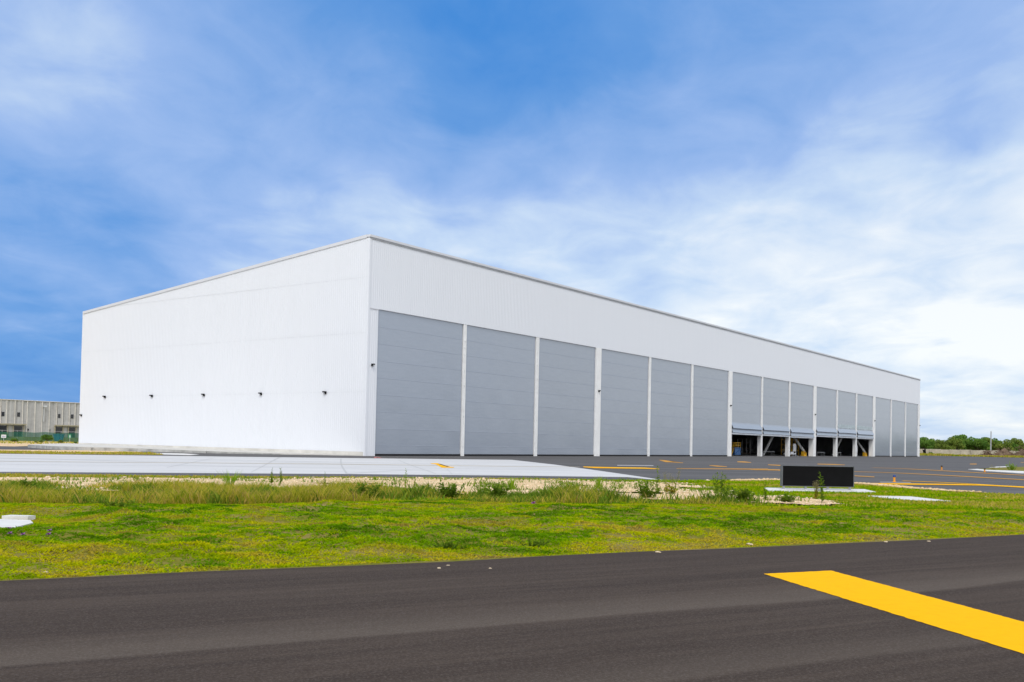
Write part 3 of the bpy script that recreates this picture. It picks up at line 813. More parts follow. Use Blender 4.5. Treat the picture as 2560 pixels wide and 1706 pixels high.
# near turf
x, y = sample(3600000, -32, 44, -2, 34)
k = keep_common(x, y)
dist = np.hypot(x, y); fr = np.abs(x) < y * .60 + 3.0
den = np.clip(13.0 / np.maximum(dist, 8), .25, 1.1) ** 1.2
den = np.where(fr, den, den * .15)
k &= rng.random(len(x)) < den
gm = in_poly(x, y, GRAVEL) & ~in_poly(x, y, GREEN_HOLE)
k &= ~(gm & (rng.random(len(x)) < .96))
bare = fbm(x * .9 + 60, y * 1.2, 4)
k &= rng.random(len(x)) < np.clip((bare - .24) * 9, .35, 1)
x, y = x[k], y[k]
off = -x * .4808 + y * .8768
lump = fbm(x * 2.1 + 40, y * 2.1, 3)
edge_f = np.clip((off - 12.3) / 1.6, 0, 1)
h = (.012 + .05 * np.clip(lump - .25, 0, 1) + .012 * rng.random(len(x))) * (.5 + .5 * edge_f) * (.8 + .5 * rng.random(len(x)))
w = .012 + .012 * rng.random(len(x)) + .0006 * np.hypot(x, y)
patch = fbm(x * .42 + 21, y * .75 + 4, 5)
patch2 = fbm(x * 1.5 + 2, y * 2.2 + 40, 4)
dead = np.clip((.40 + .07 * np.clip(1 - (off - 12.4) / 2.5, 0, 1) - fbm(x * 1.1 + 60, y * 1.7, 5)) * 9, 0, 1)
tint = np.clip((patch - .5) * 2.6 + (patch2 - .5) * 2.0 + .42 + .06 * rng.standard_normal(len(x)) + dead * .75, 0, 1)
ye = (1.0 - (off - 12.4) / 4.6 + np.clip((x - 9) / 22, 0, .5) + 2.4 * (fbm(x * .5 + 9, y * .8) - .5) + 1.2 * (fbm(x * 2.2 + 9, y * 2.9, 3) - .5) + .10 * rng.standard_normal(len(x))) > .62
zt = turf_z(x, y)
tag(blades('grass', x[~ye], y[~ye], h[~ye], w[~ye], 1.6, tint[~ye], M['turf'], zt[~ye]), 'short bright green turf between the taxiway and the gravel', 'grass', kind='stuff')
tag(blades('verge_grass', x[ye], y[ye], h[ye] * .9, w[ye], 1.6, tint[ye], M['turf_edge'], zt[ye]), 'yellowish short grass along the taxiway edge', 'grass', kind='stuff')

# far green: beyond the gravel on the right and the thin band before the apron
x, y = sample(500000, -40, 50, 28, 52)
k = keep_common(x, y)
k &= np.abs(x) < y * .62 + 3
gm = in_poly(x, y, GRAVEL)
gh = in_poly(x, y, GREEN_HOLE)
k &= ~gm | (gh & (fbm(x * .7 + 3, y * .7) > .45))
k &= rng.random(len(x)) < .55
x, y = x[k], y[k]
lump = fbm(x * .8 + 40, y * .8, 4)
h = .03 + .09 * lump * rng.random(len(x)) + .02
w = .03 + .02 * rng.random(len(x))
tint = np.clip(.5 + .2 * rng.standard_normal(len(x)), 0, 1)
br = (fbm(x * .25 + 3, y * .6 + 8) + (x < 3) * .35 + np.clip((x - 13) / 30, 0, .16) + .06 * rng.standard_normal(len(x))) > .58
tag(blades('far_grass', x[~br], y[~br], h[~br], w[~br], .8, tint[~br], M['turf']), 'green grass around the black sign and before the apron', 'grass', kind='stuff')
tag(blades('dry_grass', x[br], y[br], h[br], w[br], .8, tint[br], M['weed_dry']), 'brownish dry grass along the near edge of the apron', 'grass', kind='stuff')

# tall weed band in front of the gravel, dense on the left, thinning to the right
BAND = [(-45, 17), (-19, 23.2), (-12.1, 22.7), (-9.0, 22.9), (-6.4, 24.2), (-3.4, 26.7), (0, 27.0), (3.2, 27.5), (6.5, 28.3), (7.8, 28.5), (7.4, 29.8), (3.6, 29.6), (1.0, 29.8), (-1.2, 30.4), (-4.0, 31.6), (-8.2, 31.4), (-12, 30.6), (-16, 29.6), (-45, 23)]
x, y = sample(640000, -34, 9, 18, 35)
k = in_poly(x, y, BAND) & keep_common(x, y)
pat = fbm(x * .55 + 5, y * .55 + 17, 4)
ld = np.where(x < -3.5, 1.0, .85)
k &= rng.random(len(x)) < np.clip((pat - .33) * 5, .06, 1) * ld
x, y = x[k], y[k]
pat = pat[k]
h = (.18 + .75 * np.clip(pat - .28, 0, 1)) * (.35 + 1.1 * rng.random(len(x)) ** 2.2)
yb = np.interp(x, [-45, -19, -12.1, -6.4, -3.4, 0, 7.6], [17, 23.2, 22.7, 24.2, 26.7, 27.0, 28.4])
h *= .62 + .9 * fbm(x * .9 + 77, y * .5 + 5, 3) ** 1.5
h *= np.clip(1.0 - (y - yb) * .06, .55, 1.0) * np.where(x < -3, .92, .62 + .55 * (fbm(x * 1.1 + 3, y * .8) > .52))
w = .014 + .018 * rng.random(len(x))
tint = np.clip(.5 + .25 * rng.standard_normal(len(x)), 0, 1)
gr = rng.random(len(x)) < np.clip((fbm(x * .6 + 31, y * .6) - .42) * 5 + np.where(x > -4, .50, -.22), .05, .97)
print('weeds', len(x))
tag(blades('tall_weeds', x[~gr], y[~gr], h[~gr], w[~gr] * .8, .75, tint[~gr], M['weed_dry']), 'tall yellow-brown weeds in a band before the pale gravel', 'weeds', kind='stuff')
tag(blades('green_weeds', x[gr], y[gr], h[gr] * .85, w[gr] * 1.7, .6, tint[gr], M['weed_green']), 'dark green leafy weeds mixed through the tall weed band', 'weeds', kind='stuff')

x, y = sample(60000, -24, 10, 27, 44)
k = in_poly(x, y, GRAVEL) & keep_common(x, y) & (np.abs(x) < y * .6 + 2)
k &= rng.random(len(x)) < np.clip((fbm(x * .9 + 71, y * 1.6 + 3, 4) - .58) * 7, 0, 1)
x, y = x[k], y[k]
tag(blades('gravel_weeds', x, y, .05 + .18 * rng.random(len(x)) ** 2, .022 + .02 * rng.random(len(x)), .6, np.clip(rng.normal(.5, .22, len(x)), 0, 1), M['weed_green'], .05), 'scattered small green weeds sprouting through the gravel strip', 'weeds', kind='stuff')

# gravel bed and loose stones
gx = np.arange(-60, 11, .16); gy = np.arange(12, 45, .16)
GX, GY = np.meshgrid(gx, gy)
fx, fy = GX.ravel(), GY.ravel()
jx = fx + .8 * (fbm(fx * .9 + 2, fy * .9) - .5); jy = fy + .8 * (fbm(fx * .9 + 50, fy * .9 + 9) - .5)
ins = in_poly(jx, jy, GRAVEL) & (fx > -45)
ins &= ~(in_poly(jx, jy, GREEN_HOLE) & (fbm(fx * .9 + 3, fy * .9) > .45))
ins &= (fbm(fx * .35 + 11, fy * .9 + 23, 4) + .09) > .33
ny, nx = GX.shape
idx = np.arange(nx * ny).reshape(ny, nx)
I = ins.reshape(ny, nx)
q = I[:-1, :-1] & I[1:, :-1] & I[:-1, 1:] & I[1:, 1:]
a = idx[:-1, :-1][q]; b_ = idx[:-1, 1:][q]; c = idx[1:, 1:][q]; d = idx[1:, :-1][q]
quads = np.stack([a, b_, c, d], 1)
use, inv = np.unique(quads.ravel(), return_inverse=True)
gz = .008 + .06 * fbm(fx[use] * .5, fy[use] * .5, 3) + .04 * fbm(fx[use] * 3, fy[use] * 3, 3)
gv = np.stack([fx[use], fy[use], gz], 1)
me = np_mesh('gravel_bed', gv, 4, inv.astype(np.int32))
tag(link_mesh('gravel_bed', me, M['gravel']), 'pale cream crushed limestone strip before the apron', 'gravel', kind='stuff')
# loose stones as small faceted lumps
icos = bmesh.new(); bmesh.ops.create_icosphere(icos, subdivisions=1, radius=1)
iv = np.array([v.co[:] for v in icos.verts]); ifa = np.array([[v.index for v in f.verts] for f in icos.faces]); icos.free()
sel = rng.choice(len(gv), 9000, p=None)
px = gv[sel, 0] + rng.uniform(-.1, .1, 9000); py = gv[sel, 1] + rng.uniform(-.1, .1, 9000)
kk = np.abs(px) < py * .6 + 3
sel = sel[kk]; px = px[kk]; py = py[kk]
n = len(px)
sz = .012 + .045 * rng.random(n) ** 4
jit = 1 + .35 * (rng.random((n, len(iv), 1)) - .5)
V = iv[None] * jit * sz[:, None, None] * np.array([1.25, 1.1, .7])[None, None] + np.stack([px, py, gv[sel, 2] + sz * .3], 1)[:, None]
F = (ifa[None] + (np.arange(n) * len(iv))[:, None, None]).ravel()
me = np_mesh('gravel_stones', V.reshape(-1, 3), 3, F)
tag(link_mesh('gravel_stones', me, M['stone']), 'loose pale stones scattered over the gravel strip', 'gravel', kind='stuff')
# stony edge of the turf towards the apron on the right
pts = [(11.0, 48.2), (12.5, 49.2), (13.6, 50.6), (15.5, 49.5), (17.2, 46.8), (17.6, 44.6), (17.7, 42.8), (18.4, 41.0), (19.2, 40.3)]
P_ = []
for (x0, y0), (x1, y1) in zip(pts[:-1], pts[1:]):
    m_ = int(90 * math.hypot(x1 - x0, y1 - y0))
    tt = rng.random(m_)
    P_.append(np.stack([x0 + (x1 - x0) * tt + rng.normal(0, .16, m_), y0 + (y1 - y0) * tt - .25 + rng.normal(0, .16, m_)], 1))
P_ = np.concatenate(P_); n = len(P_)
sz = .03 + .06 * rng.random(n) ** 2
V = iv[None] * (1 + .4 * (rng.random((n, len(iv), 1)) - .5)) * sz[:, None, None] * np.array([1.3, 1.1, .7])[None, None] + np.stack([P_[:, 0], P_[:, 1], .03 + sz * .3], 1)[:, None]
me = np_mesh('edge_rubble', V.reshape(-1, 3), 3, (ifa[None] + (np.arange(n) * len(iv))[:, None, None]).ravel())
tag(link_mesh('edge_rubble', me, M['gravel']), 'line of pale rubble where the turf meets the apron on the right', 'rubble', kind='stuff')

# ---- single stones
def stone_mesh(seed, flat=.55):
    r = random.Random(seed); bm = bmesh.new(); bmesh.ops.create_icosphere(bm, subdivisions=3, radius=1)
    for v in bm.verts:
        nz = mnoise.noise(v.co * 1.3 + Vector((seed * 3.3, 0, 0))) * .45 + mnoise.noise(v.co * 3.1 + Vector((0, seed * 1.7, 0))) * .18
        v.co *= 1 + nz; v.co.z *= flat
    me = bpy.data.meshes.new('stone'); bm.to_mesh(me); bm.free(); me.materials.append(M['stone']); return me
for i, (p, s, lab) in enumerate((
    ((-5.60, 11.75), .06, 'pale stone in the grass edge at the far left'),
    ((-.93, 12.90), .05, 'flat pale stone on the asphalt edge, left of two'),
    ((-.83, 13.22), .035, 'tiny pale stone right at the grass edge behind a flat stone'),
    ((-.25, 13.0), .04, 'flat pale stone on the asphalt edge, right of two'),
    ((2.35, 15.35), .07, 'pale stone on the grass edge straight above the stripe gap'),
    ((4.18, 16.85), .09, 'pale stone on the grass edge above the yellow stripe'),
    ((6.93, 17.85), .06, 'pale stone on the asphalt edge near the right, left of two'),
    ((7.85, 18.15), .05, 'pale stone on the asphalt edge near the right, right of two'),
    ((1.0, 19.4), .06, 'pale stone in the turf left of the sign'),
    ((17.9, 36.5), .10, 'pale stone in the turf right of the white slab'),
    ((2.9, 39.6), .13, 'large pale rock on the gravel before the concrete corner'),
    ((9.6, 47.2), .20, 'largest pale rock on the turf edge left of the sign'),
    ((10.4, 47.9), .12, 'smaller pale rock beside the largest rock left of the sign'))):
    o = link_mesh('stone', stone_mesh(i + 1), None); o.location = (*p, s * .15); o.scale = (s * .7, s * .5, s * .42); o.rotation_euler = (0, 0, i * 1.7)
    tag(o, lab, 'stone', 'loose pale stones')

# ---- single weeds
def leaf_quads(mb_v, mb_f, p, d, up, ln, wd):
    n = len(mb_v); s = d.cross(up)
    if s.length < 1e-3: s = Vector((1, 0, 0))
    s.normalize()
    mid = p + d * ln * .5 + up * ln * .10
    mb_v += [tuple(p), tuple(mid + s * wd / 2), tuple(p + d * ln - up * ln * .08), tuple(mid - s * wd / 2)]
    mb_f.append((n, n + 1, n + 2, n + 3))
def weed(p, hgt, kind, label, mats=('weed_green',), seed=0, spread=.3):
    r = random.Random(seed); root = empty('weed', (p[0], p[1], .03)); tag(root, label, 'weed', 'single weeds before the apron')
    st = MB(); LV = []; LF = []; SV = []; SF = []
    ns = {'stalk': 2, 'bushy': 20, 'clump': 0, 'seed': 9, 'cluster': 9}[kind]
    up = Vector((0, 0, 1))
    for i in range(ns):
        hh = hgt * (1 if i == 0 else r.uniform(.45, .95)); a = r.uniform(0, 6.28); rr = spread * r.uniform(0, 1) * (0 if i == 0 and kind == 'stalk' else 1)
        b0 = Vector((math.cos(a) * rr * .6, math.sin(a) * rr * .6, 0))
        if kind == 'bushy': hh *= .8
        tp = b0 + Vector((math.cos(a) * rr * .7 + r.uniform(-.05, .05) * hgt, math.sin(a) * rr * .7, hh))
        mid = (b0 + tp) / 2 + Vector((r.uniform(-.03, .03), r.uniform(-.03, .03), 0)) * hgt
        st.tube([b0, mid, tp], [.007, .005, .002], 5)
        nl = {'stalk': 40, 'bushy': 26, 'seed': 14, 'cluster': 30}[kind]
        for q in range(nl):
            f = r.uniform(.08 if kind != 'seed' else .02, 1.0 if kind != 'seed' else .5)
            pt = b0.lerp(mid, f * 2) if f < .5 else mid.lerp(tp, f * 2 - 1)
            th = r.uniform(0, 6.28); el = r.uniform(-.1, 1.0)
            d = Vector((math.cos(th) * math.cos(el), math.sin(th) * math.cos(el), math.sin(el)))
            ln = hgt * r.uniform(.10, .20) * (1.15 - f * .6) if kind in ('stalk', 'cluster', 'seed') else r.uniform(.08, .16) * min(1.0, hgt * 2.2)
            leaf_quads(LV, LF, pt, d, up, ln, ln * r.uniform(.35, .5))
        if kind == 'seed':
            for q in range(46):
                f = r.uniform(.62, 1.0); pt = mid.lerp(tp, f * 2 - 1)
                th = r.uniform(0, 6.28); d = Vector((math.cos(th), math.sin(th), r.uniform(.2, 1))).normalized()
                leaf_quads(SV, SF, pt + d * r.uniform(0, .06), d, up, .045, .014)
    if kind == 'clump':
        for i in range(80):
            a = r.uniform(0, 6.28); b0 = Vector((math.cos(a), math.sin(a), 0)) * r.uniform(0, .12); hh = hgt * r.uniform(.5, 1)
            out = Vector((math.cos(a), math.sin(a), 0)) * r.uniform(.15, .6) * hh * spread * 2
            p1 = b0 + out * .35 + up * hh * .6; p2 = b0 + out + up * hh; s = Vector((-math.sin(a), math.cos(a), 0)) * r.uniform(.006, .011)
            n = len(LV); LV += [tuple(v) for v in (b0 - s, b0 + s, p1 + s * .9, p1 - s * .9, p2)]
            LF += [(n, n + 1, n + 2, n + 3), (n + 3, n + 2, n + 4)]
    if st.v: st.build('stem', M['weed_bright'] if 'weed_bright' in mats else M['weed_green'], root)
    nleaf = len(LF); n0 = len(LV)
    LV += SV; LF += [tuple(i + n0 for i in f) for f in SF]
    me = bpy.data.meshes.new('leaves'); me.from_pydata(LV, [], LF)
    at = me.attributes.new('tint', 'FLOAT', 'POINT')
    vals = []
    fv = {}
    for f in LF:
        tv = r.uniform(.1, .9)
        for i in f: fv[i] = tv
    at.data.foreach_set('value', [fv.get(i, .5) for i in range(len(LV))])
    me.materials.append(M[mats[0]]); me.materials.append(M['seed'])
    if nleaf < len(LF): me.polygons.foreach_set('material_index', [0] * nleaf + [1] * (len(LF) - nleaf))
    link_mesh('leaves', me, None, root)
    return root
WEEDS = [
 ((-8.69, 30.0), .72, 'clump', ('weed_bright',), .75, 'tall bright grass clump crowning the weed band against pale concrete'),
 ((-8.31, 33.6), .62, 'stalk', ('weed_green',), .05, 'slim upright weed stalk, left of the close pair by the gravel'),
 ((-8.05, 33.9), .60, 'stalk', ('weed_green',), .05, 'slim upright weed stalk, right of the close pair by the gravel'),
 ((-6.46, 33.6), .52, 'stalk', ('weed_green',), .08, 'single dark weed stalk on gravel under the hangar corner'),
 ((-4.19, 35.6), .40, 'stalk', ('weed_bright',), .08, 'short weed left of the taller stalk under the first grey door'),
 ((-3.82, 35.1), .62, 'stalk', ('weed_bright',), .08, 'tall thin weed stalk on gravel under the first grey door'),
 ((-3.4, 34.2), .36, 'stalk', ('weed_green',), .10, 'short weed right of the taller stalk under the first grey door'),
 ((0.04, 33.8), .52, 'clump', ('weed_bright',), .35, 'bright grassy weed tuft on gravel under the second grey door'),
 ((1.12, 31.8), .44, 'stalk', ('weed_bright',), .06, 'lone green weed stalk on gravel under the third grey door'),
 ((3.2, 35.1), .58, 'clump', ('weed_bright',), .45, 'v-shaped bright grass tuft alone on the gravel'),
 ((3.55, 33.0), .44, 'stalk', ('weed_green',), .06, 'dark weed stalk right of the v-shaped grass tuft'),
 ((2.25, 34.6), .26, 'bushy', ('weed_green',), .22, 'low round green bush on the gravel left of the v-shaped tuft'),
 ((4.93, 32.6), .93, 'stalk', ('weed_green',), .05, 'tallest thin weed stalk, left of the fluffy seed heads'),
 ((5.49, 33.3), .90, 'seed', ('weed_dry',), .30, 'wispy weed with fluffy tan seed heads against the asphalt'),
 ((4.25, 30.2), .66, 'bushy', ('weed_green',), .38, 'broad dark leafy weed bush at the front of the gravel'),
 ((6.47, 29.8), .92, 'cluster', ('weed_green',), .34, 'dense tall cluster of dark weed stems left of the sign'),
 ((7.05, 29.5), .52, 'bushy', ('weed_green',), .30, 'low dark bush at the foot of the tall weed cluster'),
 ((7.82, 29.7), .68, 'stalk', ('weed_green',), .05, 'thin weed stalk just left of the black sign'),
 ((9.45, 29.4), .97, 'stalk', ('weed_green',), .03, 'tall thin weed stalk standing in front of the black sign'),
 ((9.95, 31.5), .62, 'seed', ('weed_dry',), .10, 'dry brown weed before the middle of the black sign'),
 ((8.45, 29.6), .34, 'bushy', ('weed_green',), .24, 'low grey-green bush under the left end of the sign'),
 ((-0.45, 28.6), .58, 'bushy', ('weed_green',), .34, 'leafy dark weed at the turf edge under the second grey door'),
 ((-1.75, 28.6), .55, 'bushy', ('weed_green',), .40, 'leafy dark weed at the turf edge left of a grassy tuft'),
 ((-4.21, 27.6), .50, 'bushy', ('weed_green',), .45, 'largest dark weed bush where the weed band meets the turf'),
 ((-10.77, 27.2), .42, 'clump', ('weed_dry',), .6, 'straw-coloured grass clump in the left half of the weed band'),
 ((-13.4, 26.6), .46, 'bushy', ('weed_green',), .35, 'green weed at the far left end of the weed band'),
 ((-8.6, 21.2), .30, 'bushy', ('weed_green',), .42, 'low dark leafy weed in the turf behind the white pad at the left'),
 ((-2.2, 16.6), .17, 'bushy', ('weed_green',), .32, 'low dark weed in the turf below the hangar corner'),
 ((-0.95, 14.9), .17, 'bushy', ('weed_green',), .28, 'low dark weed near the taxiway edge, left of two'),
 ((0.35, 15.6), .15, 'bushy', ('weed_green',), .26, 'low dark weed near the taxiway edge, right of two'),
 ((3.4, 19.6), .20, 'bushy', ('weed_bright',), .5, 'spreading pale green weed in the turf left of the stripe'),
 ((7.4, 22.6), .16, 'bushy', ('weed_green',), .30, 'low green weed in the turf below the black sign'),
 ((46.2, 92.5), .48, 'seed', ('weed_dry',), .5, 'sparse brownish weed on the left tip of the planted island'),
 ((46.7, 90.2), 1.0, 'bushy', ('weed_bright',), .42, 'bright yellow-green shrub on the planted island at the right'),
]
for i, (p, hg, kd, mt, sp, lab) in enumerate(WEEDS):
    weed(p, hg, kd, lab, mt, 100 + i, sp)

# ---- purple flowers
def flower(p, lab, s=1.0, seed=0):
    r = random.Random(seed); root = empty('flower', (*p, .02)); tag(root, lab, 'flower', 'small purple flowers in the turf')
    MB().tube([(0, 0, 0), (.01, 0, .06 * s), (.0, .01, .12 * s)], [.004, .003, .003], 5).build('stem', M['weed_bright'], root)
    b = MB()
    for i in range(16):
        a = i * 2.4; e = .1 + .9 * (i % 4) / 4
        d = Vector((math.cos(a) * math.cos(e), math.sin(a) * math.cos(e), math.sin(e)))
        sd = Vector((-math.sin(a), math.cos(a), 0)) * .013 * s
        c = Vector((0, .01, .12 * s))
        b.add([c, c + d * .03 * s + sd, c + d * .052 * s, c + d * .03 * s - sd], [(0, 1, 2, 3)])
    b.build('petals', M['petal'], root)
for i, (p, s, lab) in enumerate((
    ((.57, 23.6), 1.6, 'largest purple flower alone in the turf under the third grey door'),
    ((-8.04, 15.57), 1.0, 'purple flower nearest the left frame edge, upper of two'),
    ((-7.65, 14.84), 1.0, 'purple flower nearest the left frame edge, lower of two'),
    ((-7.80, 15.48), .8, 'small pinkish flower second from the left frame edge'),
    ((-7.39, 14.72), 1.0, 'purple flower in the middle of the left flower patch'),
    ((-7.30, 15.38), 1.0, 'purple flower at the right of the patch, upper of two'),
    ((-7.05, 14.83), 1.0, 'purple flower at the right of the patch, lower of two'))):
    flower(p, lab, s, i)

# ------------------------------------------------------------------ trees
def tree_meshes(seed, mat, hgt=8.0, rad=4.2):
    r = np.random.default_rng(seed)
    nc = 26
    cl = []
    for i in range(nc):
        th = r.uniform(0, 2 * np.pi); rr = rad * np.sqrt(r.uniform(0, 1)) * .78
        zc = hgt * (.30 + .58 * r.uniform(0, 1) * (1 - (rr / rad) ** 2 * .55))
        cl.append((rr * np.cos(th), rr * np.sin(th), zc, r.uniform(.8, 1.7)))
    P = []; T = []
    for cx, cy, cz, cr in cl:
        m = 240
        d = r.normal(size=(m, 3)); d /= np.linalg.norm(d, axis=1)[:, None]
        q = d * (cr * r.uniform(.55, 1.0, (m, 1)) ** .6) * np.array([1, 1, .8])
        P.append(q + [cx, cy, cz]); T.append(np.clip(r.normal(.5, .18, m) + r.uniform(-.15, .15), 0, 1))
    P = np.concatenate(P); T = np.concatenate(T); n = len(P)
    a = r.normal(size=(n, 3)); a /= np.linalg.norm(a, axis=1)[:, None]
    b = np.cross(a, r.normal(size=(n, 3))); b /= np.linalg.norm(b, axis=1)[:, None]
    s = r.uniform(.14, .30, (n, 1))
    V = np.stack([P - a * s, P + b * s * .55, P + a * s, P - b * s * .55], 1)
    me = np_mesh('crown', V.reshape(-1, 3), 4, np.arange(n * 4), np.repeat(T, 4)); me.materials.append(mat)
    tb = MB(); tb.tube([(0, 0, 0), (.1, .05, hgt * .25), (0, .1, hgt * .55)], [.28, .2, .1], 7)
    for cx, cy, cz, cr in cl[:9]: tb.tube([(.05, .05, hgt * .22), (cx * .5, cy * .5, cz * .72), (cx, cy, cz)], [.13, .08, .03], 5)
    tm = tb.mesh('trunk'); tm.materials.append(M['bark'])
    return me, tm
TM = [tree_meshes(1, M['leafA']), tree_meshes(2, M['leafB'], 7.4, 4.6), tree_meshes(3, M['leafA'], 7.0, 3.8), tree_meshes(4, M['leafB'], 8.0, 4.0)]
def tree(p, k, s, rz, label, group='trees behind the boundary wall', zs=1.0):
    r = empty('tree', (*p, 0), rz); r.scale = (s, s, s * zs); tag(r, label, 'tree', group)
    link_mesh('crown', TM[k][0], None, r); link_mesh('trunk', TM[k][1], None, r)
def px_x(px, d): return (px - 1280) / 2417.1 * d
YT = 392.0
front = [(2311, .98, 0, 'rounded tree just right of the hangar corner, behind the wall'),
         (2335, .80, 1, 'lower olive tree next to the rounded tree by the hangar corner'),
         (2356, .84, 3, 'flat-topped olive tree left of the domed tree behind the wall'),
         (2379, .98, 1, 'domed olive tree left of the tallest tree behind the wall'),
         (2400, 1.08, 2, 'dark green tree at the left shoulder of the tallest tree'),
         (2422, 1.18, 0, 'tallest dark green tree behind the boundary wall'),
         (2446, 1.12, 2, 'dark green tree at the right shoulder of the tallest tree'),
         (2468, .96, 3, 'tree directly behind the slim pole'),
         (2490, 1.06, 0, 'dark rounded tree just right of the slim pole'),
         (2512, .92, 1, 'lighter green tree behind the brush heap'),
         (2534, .90, 2, 'lower green tree second from the right frame edge'),
         (2558, 1.0, 3, 'green tree cut by the right frame edge')]
for i, (px, s, kk, lab) in enumerate(front):
    tree((px_x(px, YT) + 0, YT + (i % 3) * 3), kk, s * 1.07, i * 1.3, lab)
# more of the row beyond the frame's right edge and a second rank behind
r_ = random.Random(3)
for i in range(26):
    tree((px_x(2580 + i * 24, YT), YT + r_.uniform(-2, 8) - i * 1.5), r_.randrange(4), r_.uniform(.85, 1.12), r_.uniform(0, 6), 'green tree of the row that runs on past the right frame edge')
for i in range(13):
    tree((px_x(2290 + i * 23, 412) + 0, 412), r_.randrange(4), r_.uniform(.82, .98), r_.uniform(0, 6), 'dark tree of the rear rank, its top showing between the front trees')

# boundary wall
bw = MB()
for i in range(56):
    x0 = 96 + i * 4.0
    bw.box(x0 + .04, x0 + 3.96, 379.0 - .12 * (i % 2), 379.3, 0, 2.35 + .06 * ((i * 7) % 3)); bw.box(x0 - .15, x0 + .15, 378.7, 379.35, 0, 2.5)
tag(bw.build('boundary_wall', M['bound']), 'long weathered concrete boundary wall in front of the trees', 'wall')
pl = empty('utility_pole', (px_x(2478, 384), 384, 0)); tag(pl, 'slim pale pole rising above the trees', 'pole')
MB().tube([(0, 0, 0), (.02, 0, 5), (.06, 0, 9.9)], [.26, .24, .2], 8).build('shaft', simple('pale_pole', (.36, .36, .37), .7, .2), pl)
MB().tube([(.06, 0, 9.9), (.06, 0, 10.15)], [.24, .1], 8).build('cap', M['steel'], pl)

# low vegetation and heaps at the wall's foot
def tuft_field(name, x0, x1, y0, y1, n, hh, ww, mat, label, seed, fall=True):
    x, y = rng.uniform(x0, x1, n), rng.uniform(y0, y1, n)
    hv = hh * (.4 + .6 * rng.random(n)) * (.35 + .9 * fbm(x * .25 + seed, y * .25))
    o = blades(name, x, y, hv, ww * (.6 + .8 * rng.random(n)), .6, np.clip(rng.normal(.5, .2, n), 0, 1), mat)
    return tag(o, label, 'grass', kind='stuff')
tuft_field('verge_weeds', 146, 166, 345, 377, 5000, 1.1, .35, M['weed_dry'], 'rough weeds at the wall foot beside the hangar corner', 1)
tuft_field('verge_weeds', 168, 184, 340, 356, 3500, .9, .35, M['weed_dry'], 'yellow-green weeds in the middle of the wall foot', 2)
tuft_field('verge_weeds', 186, 260, 362, 377, 1200, .5, .35, M['weed_dry'], 'dry weeds around the brush heap', 3)
def heap(p, w, d, h, label, seed):
    r = np.random.default_rng(seed); root = empty('brush_heap', (*p, 0)); tag(root, label, 'brush heap')
    b = MB()
    for i in range(260):
        x = r.uniform(-w / 2, w / 2); y = r.uniform(-d / 2, d / 2)
        top_ = h * max(.05, 1 - (2 * x / w) ** 2) * (.6 + .4 * math.sin(x * 1.7 + seed)) * r.uniform(.2, 1)
        a = r.uniform(0, 6.28); L = r.uniform(.6, 1.8)
        b.bar((x, y, max(.05, top_ * .7)), (x + math.cos(a) * L, y + math.sin(a) * L * .5, max(.08, top_ * .7 + r.uniform(-.4, .8))), r.uniform(.04, .14))
    b.build('branches', M['rust'], root)
    m = MB(); prof = []
    n = 14
    for j in range(5):
        for i in range(n):
            a = 2 * math.pi * i / n; f = 1 - j / 5
            k_ = f * (1 + .3 * mnoise.noise(Vector((math.cos(a) * 2, math.sin(a) * 2, seed + j))))
            m.v.append((math.cos(a) * w / 2 * k_, math.sin(a) * d / 2 * k_, h * .55 * (j / 5) ** .8))
    m.v.append((0, 0, h * .6))
    for j in range(4):
        for i in range(n): m.f.append((j * n + i, j * n + (i + 1) % n, (j + 1) * n + (i + 1) % n, (j + 1) * n + i))
    for i in range(n): m.f.append((4 * n + i, 4 * n + (i + 1) % n, 5 * n))
    m.build('earth', simple('heap_earth_%d' % seed, (.15, .105, .07), .95, .1, .4, .8), root)
heap((px_x(2470, 360), 360), 4.5, 3, 3.6, 'small dark brush heap near the slim pole', 2)
heap((px_x(2512, 358), 358), 9.5, 5, 6.0, 'large brown brush heap before the boundary wall', 5)
heap((px_x(2556, 356), 356), 7.0, 5, 5.6, 'brown brush heap cut by the right frame edge', 8)
rb = empty('rubble_row', (px_x(2500, 352), 351, 0)); tag(rb, 'low row of pale broken concrete under the brush heaps', 'rubble', kind='stuff')
m = MB()
for i in range(120):
    x = random.uniform(-7, 14); s = random.uniform(.15, .6); m.box(x, x + s * 1.6, random.uniform(-1, 0), random.uniform(.1, 1), 0, s)
m.build('chunks', M['bound'], rb)
dk = empty('dark_stump', (px_x(2312, 368), 368, 0)); tag(dk, 'dark upright stump standing before the wall near the hangar corner', 'stump')
MB().tube([(0, 0, 0), (.1, 0, .8), (.0, 0, 1.6), (.35, 0, 2.3)], [.62, .5, .55, .25], 9).build('trunk', M['black'], dk)
MB().tube([(0, 0, 1.4), (-.5, 0, 1.9), (-.55, 0, 2.2)], [.3, .22, .1], 7).build('branch', M['black'], dk)
bs = empty('shrub', (px_x(2328, 366), 366, 0)); tag(bs, 'small dark green shrub beside the dark stump', 'shrub')
o = link_mesh('foliage', TM[2][0], None, bs); o.scale = (.22, .22, .24); o.location = (0, 0, -.2)

